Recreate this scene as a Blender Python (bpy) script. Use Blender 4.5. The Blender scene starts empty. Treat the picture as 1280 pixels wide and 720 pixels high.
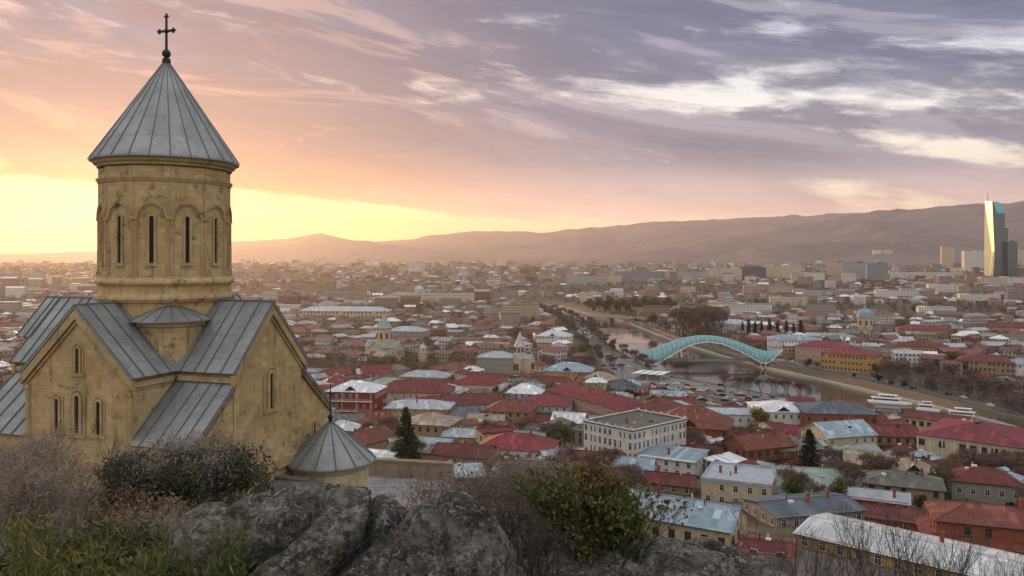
import bpy, math, random
import numpy as np
from mathutils import Vector, Matrix, noise as mnoise
R = math.radians
random.seed(7); rng = np.random.default_rng(7)
scene = bpy.context.scene
COL = scene.collection
# ---------------------------------------------------------------- camera, light, exposure
F, H, HY = 1000.0, 85.0, 325.0          # focal in px of a 1280 wide frame, eye height, horizon row
cam_d = bpy.data.cameras.new("camera"); cam = bpy.data.objects.new("camera", cam_d); COL.objects.link(cam)
cam.location = (0, 0, H); cam.rotation_euler = (R(90), 0, 0)
cam_d.sensor_width = 36; cam_d.lens = 36 * F / 1280; cam_d.shift_y = -(360 - HY) / 1280
cam_d.clip_start = 0.1; cam_d.clip_end = 80000
scene.camera = cam
scene.view_settings.view_transform = 'Standard'; scene.view_settings.look = 'None'
scene.view_settings.exposure = 0.14; scene.view_settings.gamma = 1.0
scene.cycles.use_denoising = True
scene.cycles.max_bounces = 5; scene.cycles.diffuse_bounces = 3; scene.cycles.glossy_bounces = 2
scene.cycles.transparent_max_bounces = 6; scene.cycles.volume_bounces = 1
SUN_AZ, SUN_EL = -27.6, 3.6             # degrees, azimuth from the view axis, positive to the east side
sun_d = bpy.data.lights.new("sun", 'SUN'); sun = bpy.data.objects.new("sun", sun_d); COL.objects.link(sun)
sdir = Vector((math.sin(R(SUN_AZ)) * math.cos(R(SUN_EL)), math.cos(R(SUN_AZ)) * math.cos(R(SUN_EL)), math.sin(R(SUN_EL))))
sun.rotation_euler = (-sdir).to_track_quat('-Z', 'Y').to_euler()
sun_d.energy = 5.0; sun_d.angle = R(0.6); sun_d.color = (1.0, 0.56, 0.24)

def lin(c):
    c = [x / 255 for x in c]
    return tuple(x / 12.92 if x <= .04045 else ((x + .055) / 1.055) ** 2.4 for x in c) + (1.0,)

class NT:
    """small shader-node helper"""
    def __init__(s, tree): s.t = tree; s.n = tree.nodes; s.l = tree.links; s.n.clear()
    def put(s, sock, v):
        if v is None: return
        if isinstance(v, bpy.types.NodeSocket): s.l.new(v, sock)
        elif isinstance(v, (tuple, list)) and sock.type == 'RGBA' and len(v) == 3: sock.default_value = (*v, 1)
        else: sock.default_value = v
    def new(s, typ, ins=None, **kw):
        n = s.n.new(typ)
        for k, v in kw.items(): setattr(n, k, v)
        for k, v in (ins or {}).items(): s.put(n.inputs[k], v)
        return n
    def m(s, op, a, b=None, c=None, clamp=False):
        n = s.new('ShaderNodeMath', operation=op, use_clamp=clamp)
        for i, v in enumerate((a, b, c)): s.put(n.inputs[i], v)
        return n.outputs[0]
    def vm(s, op, a, b=None):
        n = s.new('ShaderNodeVectorMath', operation=op)
        s.put(n.inputs[0], a); s.put(n.inputs[1], b)
        return n.outputs['Value'] if op in ('DOT_PRODUCT', 'LENGTH') else n.outputs[0]
    def mix(s, f, a, b, mode='MIX'):
        n = s.new('ShaderNodeMix', data_type='RGBA', blend_type=mode)
        s.put(n.inputs[0], f); s.put(n.inputs[6], a); s.put(n.inputs[7], b)
        return n.outputs[2]
    def ss(s, x, a, b):
        n = s.new('ShaderNodeMapRange', interpolation_type='SMOOTHSTEP')
        s.put(n.inputs[0], x); n.inputs[1].default_value = a; n.inputs[2].default_value = b
        return n.outputs[0]
    def ramp(s, x, stops, mode='LINEAR'):
        n = s.new('ShaderNodeValToRGB'); n.color_ramp.interpolation = mode; e = n.color_ramp.elements
        while len(e) < len(stops): e.new(0.5)
        for el, (p, c) in zip(e, stops): el.position = p; el.color = c if len(c) == 4 else (*c, 1)
        s.put(n.inputs[0], x)
        return n.outputs[0]
    def noise(s, vec, scale, detail=4, rough=.55, dist=0.0, typ='FBM'):
        n = s.new('ShaderNodeTexNoise', {'Scale': scale, 'Detail': detail, 'Roughness': rough, 'Distortion': dist})
        s.put(n.inputs['Vector'], vec)
        return n.outputs[0]
    def comb(s, x, y, z):
        n = s.new('ShaderNodeCombineXYZ')
        for i, v in enumerate((x, y, z)): s.put(n.inputs[i], v)
        return n.outputs[0]
    def sep(s, v):
        n = s.new('ShaderNodeSeparateXYZ'); s.put(n.inputs[0], v); return n.outputs

# ---------------------------------------------------------------- world: sunset sky under broken cloud
def build_world():
    w = bpy.data.worlds.new("World"); scene.world = w; w.use_nodes = True
    N = NT(w.node_tree)
    d = N.new('ShaderNodeTexCoord').outputs['Generated']
    x, y, z = N.sep(d)
    az = N.m('ARCTAN2', x, y)                       # radians, 0 on the view axis
    zz = N.m('MAXIMUM', z, -0.02)
    el = N.m('ARCSINE', zz)
    g = N.m('DIVIDE', N.m('SUBTRACT', az, R(SUN_AZ)), 1.0)
    g = N.m('ABSOLUTE', g)                          # azimuth distance from the sun
    near = N.ss(g, 0.85, 0.05)                       # 1 at the sun, 0 a third of the sky away
    # clear sky below and between the clouds
    clear_sun = N.ramp(el, [(0.0, lin((160, 84, 40))), (.03, lin((176, 106, 48))), (.055, lin((200, 138, 64))), (.08, lin((222, 168, 92))), (.12, lin((228, 184, 134))), (.3, lin((206, 184, 186))), (.9, lin((160, 172, 205)))])
    clear_far = N.ramp(el, [(0.0, lin((226, 182, 160))), (.05, lin((234, 200, 178))), (.11, lin((240, 222, 206))), (.18, lin((240, 234, 228))), (.24, lin((214, 214, 224))), (.4, lin((176, 184, 206))), (.9, lin((158, 170, 202)))])
    clear = N.mix(near, clear_far, clear_sun)
    # cloud field: long streaks, slightly tilted
    tilt = N.m('ADD', el, N.m('MULTIPLY', az, 0.13))
    v1 = N.comb(N.m('MULTIPLY', az, 2.3), N.m('MULTIPLY', tilt, 12.0), 3.1)
    v2 = N.comb(N.m('MULTIPLY', az, 6.0), N.m('MULTIPLY', tilt, 30.0), 9.7)
    v3 = N.comb(N.m('MULTIPLY', az, 22.0), N.m('MULTIPLY', tilt, 75.0), 5.2)
    n1 = N.noise(v1, 1.0, 8, .58, .5)
    n2 = N.noise(v2, 1.0, 8, .62, .6)
    n3 = N.noise(v3, 1.0, 6, .62, .5)
    field = N.m('ADD', N.m('ADD', N.m('MULTIPLY', n1, .56), N.m('MULTIPLY', n2, .30)), N.m('MULTIPLY', n3, .14))
    # broken strips of clear sky on the east side, a clear band along the horizon on the sun side
    strip = N.m('MULTIPLY', N.ss(N.m('ABSOLUTE', N.m('SUBTRACT', tilt, 0.222)), 0.052, 0.0), N.ss(az, 0.0, 0.30))
    strip2 = N.m('MULTIPLY', N.ss(N.m('ABSOLUTE', N.m('SUBTRACT', tilt, 0.184)), 0.030, 0.0), N.ss(az, 0.36, 0.5))
    strip3 = N.m('MULTIPLY', N.ss(N.m('ABSOLUTE', N.m('SUBTRACT', tilt, 0.290)), 0.045, 0.0), N.ss(az, 0.44, 0.58))
    edge = N.m('ADD', .052, N.m('MULTIPLY', N.ss(az, 0.0, -0.42), .026))
    low = N.ss(N.m('SUBTRACT', el, edge), 0.020, -0.020)
    bias = N.m('ADD', N.m('MULTIPLY', strip, -0.116), N.m('ADD', N.m('MULTIPLY', strip2, -0.14), N.m('ADD', N.m('MULTIPLY', strip3, -.06), N.m('MULTIPLY', low, N.m('ADD', -.20, N.m('MULTIPLY', N.ss(az, .1, -.2), -.25))))))
    dens = N.ss(N.m('ADD', N.m('ADD', field, bias), .115), 0.46, 0.575)
    # cloud colour: lit from below near the sun, mauve above, slate blue on the far side
    c_sun = N.ramp(el, [(0.0, lin((236, 166, 98))), (.07, lin((206, 132, 80))), (.085, lin((186, 118, 88))), (.12, lin((166, 118, 108))), (.17, lin((146, 122, 132))), (.24, lin((132, 128, 152))), (.31, lin((126, 132, 162))), (.9, lin((152, 160, 190)))])
    c_far = N.ramp(el, [(0.0, lin((226, 180, 162))), (.05, lin((222, 186, 174))), (.09, lin((190, 168, 174))), (.12, lin((132, 128, 148))), (.2, lin((116, 120, 146))), (.3, lin((108, 118, 148))), (.9, lin((146, 155, 184)))])
    cc = N.mix(N.ss(az, 0.16, -0.38), c_far, c_sun)
    sh = N.noise(N.comb(N.m('MULTIPLY', az, 3.6), N.m('MULTIPLY', tilt, 17.0), 1.7), 1.0, 8, .6, .6)
    shade = N.m('ADD', .28, N.m('MULTIPLY', N.m('ADD', N.m('MULTIPLY', sh, .6), N.m('ADD', N.m('MULTIPLY', n2, .28), N.m('MULTIPLY', n3, .12))), 1.48))
    cc = N.mix(1.0, cc, N.comb(shade, N.m('POWER', shade, .96), N.m('POWER', shade, .9)), 'MULTIPLY')
    col = N.mix(N.m('MULTIPLY', dens, .95), clear, cc)
    # heavy banks with soft dark bellies and paler upper rims
    bv = N.comb(N.m('MULTIPLY', az, 2.0), N.m('MULTIPLY', tilt, 10.5), 41.3)
    bk = N.m('ADD', N.m('MULTIPLY', N.noise(bv, 1.0, 9, .60, .9), .74), N.m('MULTIPLY', n2, .26))
    bv2 = N.comb(N.m('MULTIPLY', az, 2.0), N.m('MULTIPLY', N.m('SUBTRACT', tilt, .022), 10.5), 41.3)
    bk2 = N.m('ADD', N.m('MULTIPLY', N.noise(bv2, 1.0, 9, .60, .9), .74), N.m('MULTIPLY', n2, .26))
    rim = N.m('MULTIPLY', N.ss(N.m('SUBTRACT', bk2, bk), 0.012, 0.075), N.m('MULTIPLY', N.m('MULTIPLY', dens, N.ss(el, .09, .16)), .42))
    dk = N.m('MULTIPLY', N.m('MULTIPLY', N.ss(bk, .455, .575), dens), N.m('MULTIPLY', N.ss(el, .085, .14), .72))
    col = N.mix(dk, col, N.mix(N.ss(az, 0.12, -0.42), lin((94, 104, 132)), lin((142, 118, 124))))
    col = N.mix(rim, col, N.mix(N.ss(az, 0.2, -0.3), lin((190, 186, 198)), lin((236, 186, 160))))
    # small lit wisps
    wis = N.ss(N.noise(N.comb(N.m('MULTIPLY', az, 9.0), N.m('MULTIPLY', tilt, 34.0), 21.0), 1.0, 6, .6, .3), .62, .74)
    col = N.mix(N.m('MULTIPLY', wis, N.m('MULTIPLY', N.ss(el, .1, .2), .22)), col, N.mix(near, lin((225, 218, 222)), lin((240, 196, 168))))
    # glow round the sun
    sd = N.vm('DOT_PRODUCT', d, tuple(sdir))
    glow = N.m('MULTIPLY', N.m('POWER', N.m('MAXIMUM', sd, 0.0), 300.0), .18)
    col = N.mix(1.0, col, N.mix(1.0, (1.0, .80, .42, 1), N.comb(glow, glow, glow), 'MULTIPLY'), 'ADD')
    # out-of-view sky overhead and behind the viewer, raised to fill walls and roofs
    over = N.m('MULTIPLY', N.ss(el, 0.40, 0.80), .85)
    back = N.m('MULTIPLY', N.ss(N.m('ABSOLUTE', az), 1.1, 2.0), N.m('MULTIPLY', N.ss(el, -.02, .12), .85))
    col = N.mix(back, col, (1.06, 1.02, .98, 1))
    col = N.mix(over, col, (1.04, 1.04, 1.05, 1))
    sky = N.new('ShaderNodeTexSky', sky_type='NISHITA', sun_disc=False, sun_elevation=R(SUN_EL), sun_rotation=R(SUN_AZ), altitude=500.0, dust_density=.5)
    b1 = N.new('ShaderNodeBackground', {'Color': N.mix(N.m('MULTIPLY', dens, .9), sky.outputs[0], (0, 0, 0, 1)), 'Strength': 0.05})
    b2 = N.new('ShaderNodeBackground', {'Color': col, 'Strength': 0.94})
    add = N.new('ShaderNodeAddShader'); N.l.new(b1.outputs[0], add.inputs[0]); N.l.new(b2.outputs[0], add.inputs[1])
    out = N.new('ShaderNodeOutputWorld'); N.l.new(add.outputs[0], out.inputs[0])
build_world()

# ---------------------------------------------------------------- object helpers
def tag(o, label=None, cat=None, group=None, kind=None):
    if label: o['label'] = label
    if cat: o['category'] = cat
    if group: o['group'] = group
    if kind: o['kind'] = kind
    return o
def empty(name, loc=(0, 0, 0), rz=0.0, label=None, cat=None, group=None):
    o = bpy.data.objects.new(name, None); COL.objects.link(o)
    o.location = loc; o.rotation_euler = (0, 0, rz); o.empty_display_size = .5
    return tag(o, label, cat, group)
def link(name, me, parent=None, loc=None, rz=0.0):
    o = bpy.data.objects.new(name, me); COL.objects.link(o)
    if parent is not None: o.parent = parent
    if loc is not None: o.location = loc
    o.rotation_euler = (0, 0, rz)
    return o
def children_of(o): return [c for c in o.children]
def copy_tree(o, parent=None):
    c = o.copy(); COL.objects.link(c); c.parent = parent
    for ch in list(o.children): copy_tree(ch, c)
    return c

class MB:
    """mesh builder: collects faces, links them as one mesh object"""
    def __init__(s): s.v = []; s.f = []; s.mi = []; s.cur = 0; s.M = None
    def add(s, vs, fs):
        b = len(s.v)
        if s.M is not None: vs = [tuple(s.M @ Vector(p)) for p in vs]
        s.v.extend(vs); s.f.extend([tuple(b + i for i in f) for f in fs]); s.mi.extend([s.cur] * len(fs))
        return s
    def box(s, c, d, rz=0.0):
        hx, hy, hz = d[0] / 2, d[1] / 2, d[2] / 2; ca, sa = math.cos(rz), math.sin(rz)
        vs = [(c[0] + ca * i * hx - sa * j * hy, c[1] + sa * i * hx + ca * j * hy, c[2] + k * hz) for k in (-1, 1) for j in (-1, 1) for i in (-1, 1)]
        return s.add(vs, [(0, 2, 3, 1), (4, 5, 7, 6), (0, 1, 5, 4), (1, 3, 7, 5), (3, 2, 6, 7), (2, 0, 4, 6)])
    def prism(s, poly, z0, z1, cap=True):
        n = len(poly)
        vs = [(p[0], p[1], z0) for p in poly] + [(p[0], p[1], z1) for p in poly]
        fs = [(i, (i + 1) % n, n + (i + 1) % n, n + i) for i in range(n)]
        if cap: fs += [tuple(range(n - 1, -1, -1)), tuple(range(n, 2 * n))]
        return s.add(vs, fs)
    def solid(s, top, off):
        """a closed slab: polygon top (3D points, counter-clockwise seen along its outside), thickened by vector off"""
        n = len(top)
        vs = [tuple(p) for p in top] + [(p[0] + off[0], p[1] + off[1], p[2] + off[2]) for p in top]
        fs = [tuple(range(n)), tuple(range(2 * n - 1, n - 1, -1))] + [(i, n + i, n + (i + 1) % n, (i + 1) % n) for i in range(n)]
        return s.add(vs, fs)
    def tube(s, p0, p1, r0, r1=None, n=6, cap=False):
        r1 = r0 if r1 is None else r1
        p0 = Vector(p0); p1 = Vector(p1); d = p1 - p0
        if d.length < 1e-6: return s
        d.normalize(); u = d.orthogonal().normalized(); w = d.cross(u)
        vs = []
        for p, r in ((p0, r0), (p1, r1)):
            for i in range(n):
                a = 2 * math.pi * i / n
                vs.append(tuple(p + (u * math.cos(a) + w * math.sin(a)) * r))
        fs = [(i, (i + 1) % n, n + (i + 1) % n, n + i) for i in range(n)]
        if cap: fs += [tuple(range(n - 1, -1, -1)), tuple(range(n, 2 * n))]
        return s.add(vs, fs)
    def path(s, pts, r, n=6):
        for a, b in zip(pts[:-1], pts[1:]): s.tube(a, b, r, r, n, True)
        return s
    def lathe(s, prof, n=24, c=(0, 0), a0=0.0, a1=2 * math.pi, cap=True):
        full = abs(a1 - a0 - 2 * math.pi) < 1e-6; m = n if full else n + 1
        vs = [(c[0] + r * math.cos(a0 + (a1 - a0) * i / n), c[1] + r * math.sin(a0 + (a1 - a0) * i / n), z) for r, z in prof for i in range(m)]
        fs = []
        for k in range(len(prof) - 1):
            for i in range(n):
                j = (i + 1) % m
                fs.append((k * m + i, k * m + j, (k + 1) * m + j, (k + 1) * m + i))
        if cap and full:
            if prof[0][0] > 1e-4: fs.append(tuple(range(n - 1, -1, -1)))
            if prof[-1][0] > 1e-4: fs.append(tuple((len(prof) - 1) * m + i for i in range(n)))
        return s.add(vs, fs)
    def mesh(s, name, mats, smooth=False):
        me = bpy.data.meshes.new(name); me.from_pydata(s.v, [], s.f)
        for m in (mats if isinstance(mats, (list, tuple)) else [mats]): me.materials.append(m)
        if s.cur or any(s.mi): me.polygons.foreach_set('material_index', s.mi)
        if smooth: me.polygons.foreach_set('use_smooth', [True] * len(me.polygons))
        me.update(); return me
    def build(s, name, mats, parent=None, loc=None, rz=0.0, smooth=False):
        return link(name, s.mesh(name, mats, smooth), parent, loc, rz)

def np_mesh(name, verts, faces, mats, mi=None, smooth=False):
    """verts n x 3, faces m x k (k = 3 or 4)"""
    me = bpy.data.meshes.new(name); verts = np.asarray(verts, dtype=np.float32); faces = np.asarray(faces, dtype=np.int32)
    m, k = faces.shape
    me.vertices.add(len(verts)); me.vertices.foreach_set('co', verts.ravel())
    me.loops.add(m * k); me.loops.foreach_set('vertex_index', faces.ravel())
    me.polygons.add(m); me.polygons.foreach_set('loop_start', np.arange(0, m * k, k, dtype=np.int32))
    try: me.polygons.foreach_set('loop_total', np.full(m, k, dtype=np.int32))
    except Exception: pass
    for x in (mats if isinstance(mats, (list, tuple)) else [mats]): me.materials.append(x)
    if mi is not None: me.polygons.foreach_set('material_index', np.asarray(mi, dtype=np.int32))
    if smooth: me.polygons.foreach_set('use_smooth', np.ones(m, dtype=bool))
    me.update(calc_edges=True); me.validate(); return me

# ---------------------------------------------------------------- numpy value noise for terrain
_perm = rng.random((256, 256))
def vnoise(x, y):
    xi = np.floor(x).astype(int); yi = np.floor(y).astype(int); fx = x - xi; fy = y - yi
    fx = fx * fx * (3 - 2 * fx); fy = fy * fy * (3 - 2 * fy)
    g = lambda a, b: _perm[a % 256, b % 256]
    return (g(xi, yi) * (1 - fx) + g(xi + 1, yi) * fx) * (1 - fy) + (g(xi, yi + 1) * (1 - fx) + g(xi + 1, yi + 1) * fx) * fy
def fbm(x, y, o=5):
    s = 0; a = .5; t = 0
    for i in range(o): s = s + a * vnoise(x * 2 ** i + 17 * i, y * 2 ** i + 31 * i); t += a; a *= .5
    return s / t
def sstep(x, a, b):
    t = np.clip((x - a) / (b - a), 0, 1); return t * t * (3 - 2 * t)

# ---------------------------------------------------------------- materials
MATS = {}
def mat(name):
    m = bpy.data.materials.new(name); m.use_nodes = True; MATS[name] = m
    return m, NT(m.node_tree)
def finish(N, col, rough=.8, metal=0.0, bump=None, bstr=.3, bdist=.05, spec=None):
    b = N.new('ShaderNodeBsdfPrincipled'); N.put(b.inputs['Base Color'], col); N.put(b.inputs['Roughness'], rough); N.put(b.inputs['Metallic'], metal)
    if spec is not None: N.put(b.inputs['Specular IOR Level'], spec)
    if bump is not None:
        bp = N.new('ShaderNodeBump', {'Strength': bstr, 'Distance': bdist}); N.put(bp.inputs['Height'], bump); N.l.new(bp.outputs[0], b.inputs['Normal'])
    o = N.new('ShaderNodeOutputMaterial'); N.l.new(b.outputs[0], o.inputs[0])
    return b
def geo(N):
    g = N.new('ShaderNodeNewGeometry'); return g.outputs['Position'], g.outputs['True Normal']
def wall_uv(N):
    """(along the wall, up) for any vertical wall, in metres"""
    p, n = geo(N)
    t = N.vm('NORMALIZE', N.vm('CROSS_PRODUCT', n, (0, 0, 1)))
    return N.vm('DOT_PRODUCT', p, t), N.sep(p)[2], p
def rnd(N): return N.new('ShaderNodeObjectInfo').outputs['Random']

def m_stone(name, c1, c2, dark, block=(.55, .32), wear=.5):
    m, N = mat(name); u, z, p = wall_uv(N)
    br = N.new('ShaderNodeTexBrick', {'Color1': (.80, .79, .77, 1), 'Color2': (1.06, 1.05, 1.03, 1), 'Mortar': (.60, .57, .53, 1), 'Scale': 1.0, 'Mortar Size': .007, 'Brick Width': block[0], 'Row Height': block[1], 'Bias': -.1})
    wob = N.m('MULTIPLY', N.m('SUBTRACT', N.noise(p, 1.3, 3), .5), .10); N.put(br.inputs['Vector'], N.comb(N.m('ADD', u, wob), N.m('ADD', z, N.m('MULTIPLY', wob, .4)), 0))
    base = N.mix(N.ss(N.noise(p, .9, 5, .6), .38, .64), c1, c2)
    base = N.mix(N.ss(N.noise(p, 6.0, 4), .4, .75), base, N.mix(.5, base, (.47, .345, .185, 1)))
    streak = N.noise(N.comb(N.m('MULTIPLY', u, 2.2), N.m('MULTIPLY', z, .35), 4.0), 1.0, 6, .62)
    st = N.m('MULTIPLY', N.ss(streak, .53, .74), wear)
    base = N.mix(st, base, dark)
    blot = N.m('MULTIPLY', N.ss(N.noise(p, 1.3, 9, .72), .53, .67), wear)
    base = N.mix(blot, base, dark)
    base = N.mix(N.m('MULTIPLY', N.ss(N.noise(p, .45, 4, .6), .48, .66), .55 * wear), base, tuple(.55 * a + .45 * b for a, b in zip(c1, dark)))
    col = N.mix(.8, base, N.mix(1.0, base, br.outputs[0], 'MULTIPLY'))
    h = N.m('ADD', N.m('MULTIPLY', br.outputs['Fac'], -.6), N.noise(p, 14, 5, .6))
    finish(N, col, .92, 0, h, .45, .03, .2); return m
STONE = m_stone('church stone', (.45, .318, .155, 1), (.52, .405, .24, 1), (.10, .078, .056, 1), wear=.75)
STONE_TRIM = m_stone('carved stone trim', (.40, .28, .14, 1), (.47, .36, .21, 1), (.10, .078, .055, 1), (1.1, .5), .75)
STONE_PALE = m_stone('pale stone', (.56, .49, .35, 1), (.50, .42, .28, 1), (.26, .21, .15, 1), (.7, .4), .3)
STONE_GREY = m_stone('grey ashlar', (.27, .25, .21, 1), (.22, .20, .17, 1), (.09, .08, .065, 1), (.5, .3), .9)
STONE_DOWN = m_stone('town church stone', (.52, .44, .33, 1), (.47, .39, .28, 1), (.24, .2, .15, 1), (1.0, .5), .25)

def m_sheet(name, c, c2, rust, wear=.35, metal=.25, rough=.5, jitter=.14):
    m, N = mat(name); p, n = geo(N); r = rnd(N)
    ps = N.vm('ADD', p, N.comb(N.m('MULTIPLY', r, 50), 0, 0))
    base = N.mix(N.ss(N.noise(ps, .45, 5, .6), .35, .68), c, c2)
    base = N.mix(N.m('MULTIPLY', N.ss(N.noise(ps, 1.1, 7, .7), .56, .72), wear), base, rust)
    sp = N.m('MULTIPLY', N.ss(N.noise(ps, 5.0, 4, .7), .62, .76), .5 * wear); base = N.mix(sp, base, (.55, .55, .55, 1))
    j = N.m('ADD', 1 - jitter, N.m('MULTIPLY', r, 2 * jitter)); base = N.mix(1.0, base, N.comb(j, j, j), 'MULTIPLY')
    # standing seams run down the slope: distance along the contour of the roof
    t = N.vm('NORMALIZE', N.vm('CROSS_PRODUCT', n, (0, 0, 1))); u = N.vm('DOT_PRODUCT', p, t)
    s = N.m('ABSOLUTE', N.m('SUBTRACT', N.m('FRACT', N.m('MULTIPLY', u, 1.5)), .5)); seam = N.ss(s, .42, .5)
    pn = N.new('ShaderNodeTexWhiteNoise', noise_dimensions='2D'); N.put(pn.inputs['Vector'], N.comb(N.m('FLOOR', N.m('MULTIPLY', u, .75)), N.m('FLOOR', N.m('MULTIPLY', N.sep(p)[2], .9)), 0))
    pv = N.m('ADD', .84, N.m('ADD', N.m('MULTIPLY', pn.outputs[0], .2), N.m('MULTIPLY', N.m('POWER', pn.outputs[0], 9.0), .55))); base = N.mix(1.0, base, N.comb(pv, pv, pv), 'MULTIPLY')
    base = N.mix(N.m('MULTIPLY', seam, .45), base, N.mix(1.0, base, (.5, .5, .5, 1), 'MULTIPLY'))
    finish(N, base, rough + .1, metal, spec=.28, bstr=.5, bdist=.06, bump=N.m('ADD', seam, N.m('MULTIPLY', N.noise(ps, 3.0, 3), .4))); return m
ROOF = {
 'crimson': m_sheet('crimson sheet roof', (.20, .032, .042, 1), (.14, .028, .033, 1), (.075, .036, .03, 1), .65),
 'rust red': m_sheet('rust red sheet roof', (.165, .050, .036, 1), (.12, .038, .03, 1), (.07, .042, .032, 1), .7),
 'maroon': m_sheet('maroon sheet roof', (.105, .024, .024, 1), (.14, .030, .028, 1), (.055, .026, .022, 1), .6),
 'silver': m_sheet('silver sheet roof', (.37, .41, .45, 1), (.29, .33, .37, 1), (.17, .12, .09, 1), .45, .25, .5),
 'white': m_sheet('white sheet roof', (.56, .58, .60, 1), (.46, .49, .52, 1), (.24, .21, .19, 1), .35, .0, .6),
 'pale blue': m_sheet('pale blue sheet roof', (.26, .335, .39, 1), (.21, .28, .33, 1), (.16, .135, .11, 1), .4, .15, .55),
 'pale green': m_sheet('pale green sheet roof', (.27, .33, .30, 1), (.22, .27, .25, 1), (.15, .13, .10, 1), .45, .1, .65),
 'slate blue': m_sheet('slate blue sheet roof', (.075, .095, .115, 1), (.095, .115, .14, 1), (.07, .06, .05, 1), .35, .15, .55),
 'grey': m_sheet('weathered grey roof', (.115, .112, .10, 1), (.16, .15, .135, 1), (.06, .052, .04, 1), .75, 0, .9),
 'beige': m_sheet('beige sheet roof', (.36, .30, .235, 1), (.27, .22, .17, 1), (.15, .10, .07, 1), .6, .05, .75),
}
def m_plaster(name, c, dirt=(.22, .18, .14, 1), brick=False, wear=.5):
    m, N = mat(name); u, z, p = wall_uv(N); r = rnd(N)
    ps = N.vm('ADD', p, N.comb(N.m('MULTIPLY', r, 70), 0, 0))
    base = N.mix(N.ss(N.noise(ps, .7, 5, .6), .35, .7), c, tuple(x * .8 for x in c[:3]) + (1,))
    if brick:
        b = N.new('ShaderNodeTexBrick', {'Color1': (.75, .75, .75, 1), 'Color2': (1.1, 1.1, 1.1, 1), 'Mortar': (1.25, 1.2, 1.15, 1), 'Scale': 1.0, 'Mortar Size': .012, 'Brick Width': .26, 'Row Height': .09})
        N.put(b.inputs['Vector'], N.comb(u, z, 0)); base = N.mix(.8, base, N.mix(1.0, base, b.outputs[0], 'MULTIPLY'))
    st = N.m('MULTIPLY', N.ss(N.noise(N.comb(N.m('ADD', N.m('MULTIPLY', u, 1.3), N.m('MULTIPLY', r, 40)), N.m('MULTIPLY', z, .3), 0), 1.0, 6, .65), .52, .74), wear)
    base = N.mix(st, base, dirt)
    finish(N, base, .9, 0, N.noise(ps, 5, 4), .2, .03, .2); return m
WALL = {
 'cream': m_plaster('cream plaster', (.50, .41, .28, 1), wear=.7), 'white': m_plaster('white plaster', (.60, .58, .55, 1), (.28, .25, .22, 1), wear=.6),
 'ochre': m_plaster('ochre plaster', (.42, .26, .11, 1), wear=.6), 'brick': m_plaster('red brick', (.24, .085, .05, 1), (.12, .07, .05, 1), True),
 'grey': m_plaster('grey render', (.27, .25, .225, 1), wear=.7), 'pink': m_plaster('pink plaster', (.44, .29, .24, 1), wear=.7),
 'tan': m_plaster('tan stone', (.29, .22, .15, 1), wear=.7), 'crimson': m_plaster('crimson boards', (.19, .035, .035, 1), (.09, .04, .04, 1)),
 'blue': m_plaster('pale blue plaster', (.34, .39, .42, 1), wear=.6),
}
def m_plain(name, c, rough=.7, metal=0.0, var=.25, scale=3.0, spec=None):
    m, N = mat(name); p, n = geo(N)
    finish(N, N.mix(N.noise(p, scale, 4), tuple(x * (1 - var) for x in c[:3]) + (1,), tuple(min(1, x * (1 + var)) for x in c[:3]) + (1,)), rough, metal, None, spec=spec); return m
GLASS = m_plain('window glass', (.022, .026, .032), .12, 0, .5, 1.5)
FRAME_W = m_plain('painted white frame', (.62, .60, .56), .6)
FRAME_B = m_plain('brown wood frame', (.16, .09, .05), .7)
DARK = m_plain('dark opening', (.012, .011, .010), .9)
IRON = m_plain('dark iron', (.028, .025, .022), .55, .6)
WOOD_D = m_plain('dark wood', (.07, .045, .03), .8)
CONC = m_plain('concrete', (.30, .28, .255), .9, 0, .35, .8)
QUAYSTONE = m_stone('stained quay stone', (.20, .18, .155, 1), (.15, .135, .115, 1), (.07, .065, .05, 1), (1.6, .8), .6)
WHITE = m_plain('white paint', (.78, .78, .78), .45, 0, .06)
STEEL_W = m_plain('white steel', (.72, .74, .75), .4, 0, .05)
ASPHALT = m_plain('asphalt', (.085, .08, .08), .9, 0, .35, .12)

def m_church_roof():
    m, N = mat('grey standing seam metal'); p, n = geo(N)
    base = N.mix(N.ss(N.noise(p, .7, 5, .6), .35, .7), (.205, .22, .222, 1), (.29, .302, .298, 1))
    st = N.noise(N.comb(N.m('MULTIPLY', N.sep(p)[0], 1.2), N.m('MULTIPLY', N.sep(p)[1], 1.2), N.m('MULTIPLY', N.sep(p)[2], .35)), 2.0, 7, .65)
    base = N.mix(N.m('MULTIPLY', N.ss(st, .52, .72), .55), base, (.10, .11, .115, 1))
    base = N.mix(N.m('MULTIPLY', N.ss(N.noise(p, 9, 5, .7), .6, .74), .35), base, (.36, .36, .33, 1))
    lap = N.ss(N.m('ABSOLUTE', N.m('SUBTRACT', N.m('FRACT', N.m('MULTIPLY', N.sep(p)[2], .95)), .5)), .475, .5)
    base = N.mix(N.m('MULTIPLY', lap, .45), base, (.09, .10, .10, 1))
    base = N.mix(N.m('MULTIPLY', N.ss(N.noise(p, 1.6, 6, .7), .56, .7), .5), base, (.34, .345, .33, 1))
    finish(N, base, N.m('ADD', .38, N.m('MULTIPLY', N.noise(p, 1.1, 4), .25)), .45, N.m('ADD', N.noise(p, 1.5, 4), N.m('MULTIPLY', lap, .3)), .5, .09); return m
CROOF = m_church_roof()
SEAM = m_plain('roof seam metal', (.12, .14, .15), .5, .4, .2)

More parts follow.
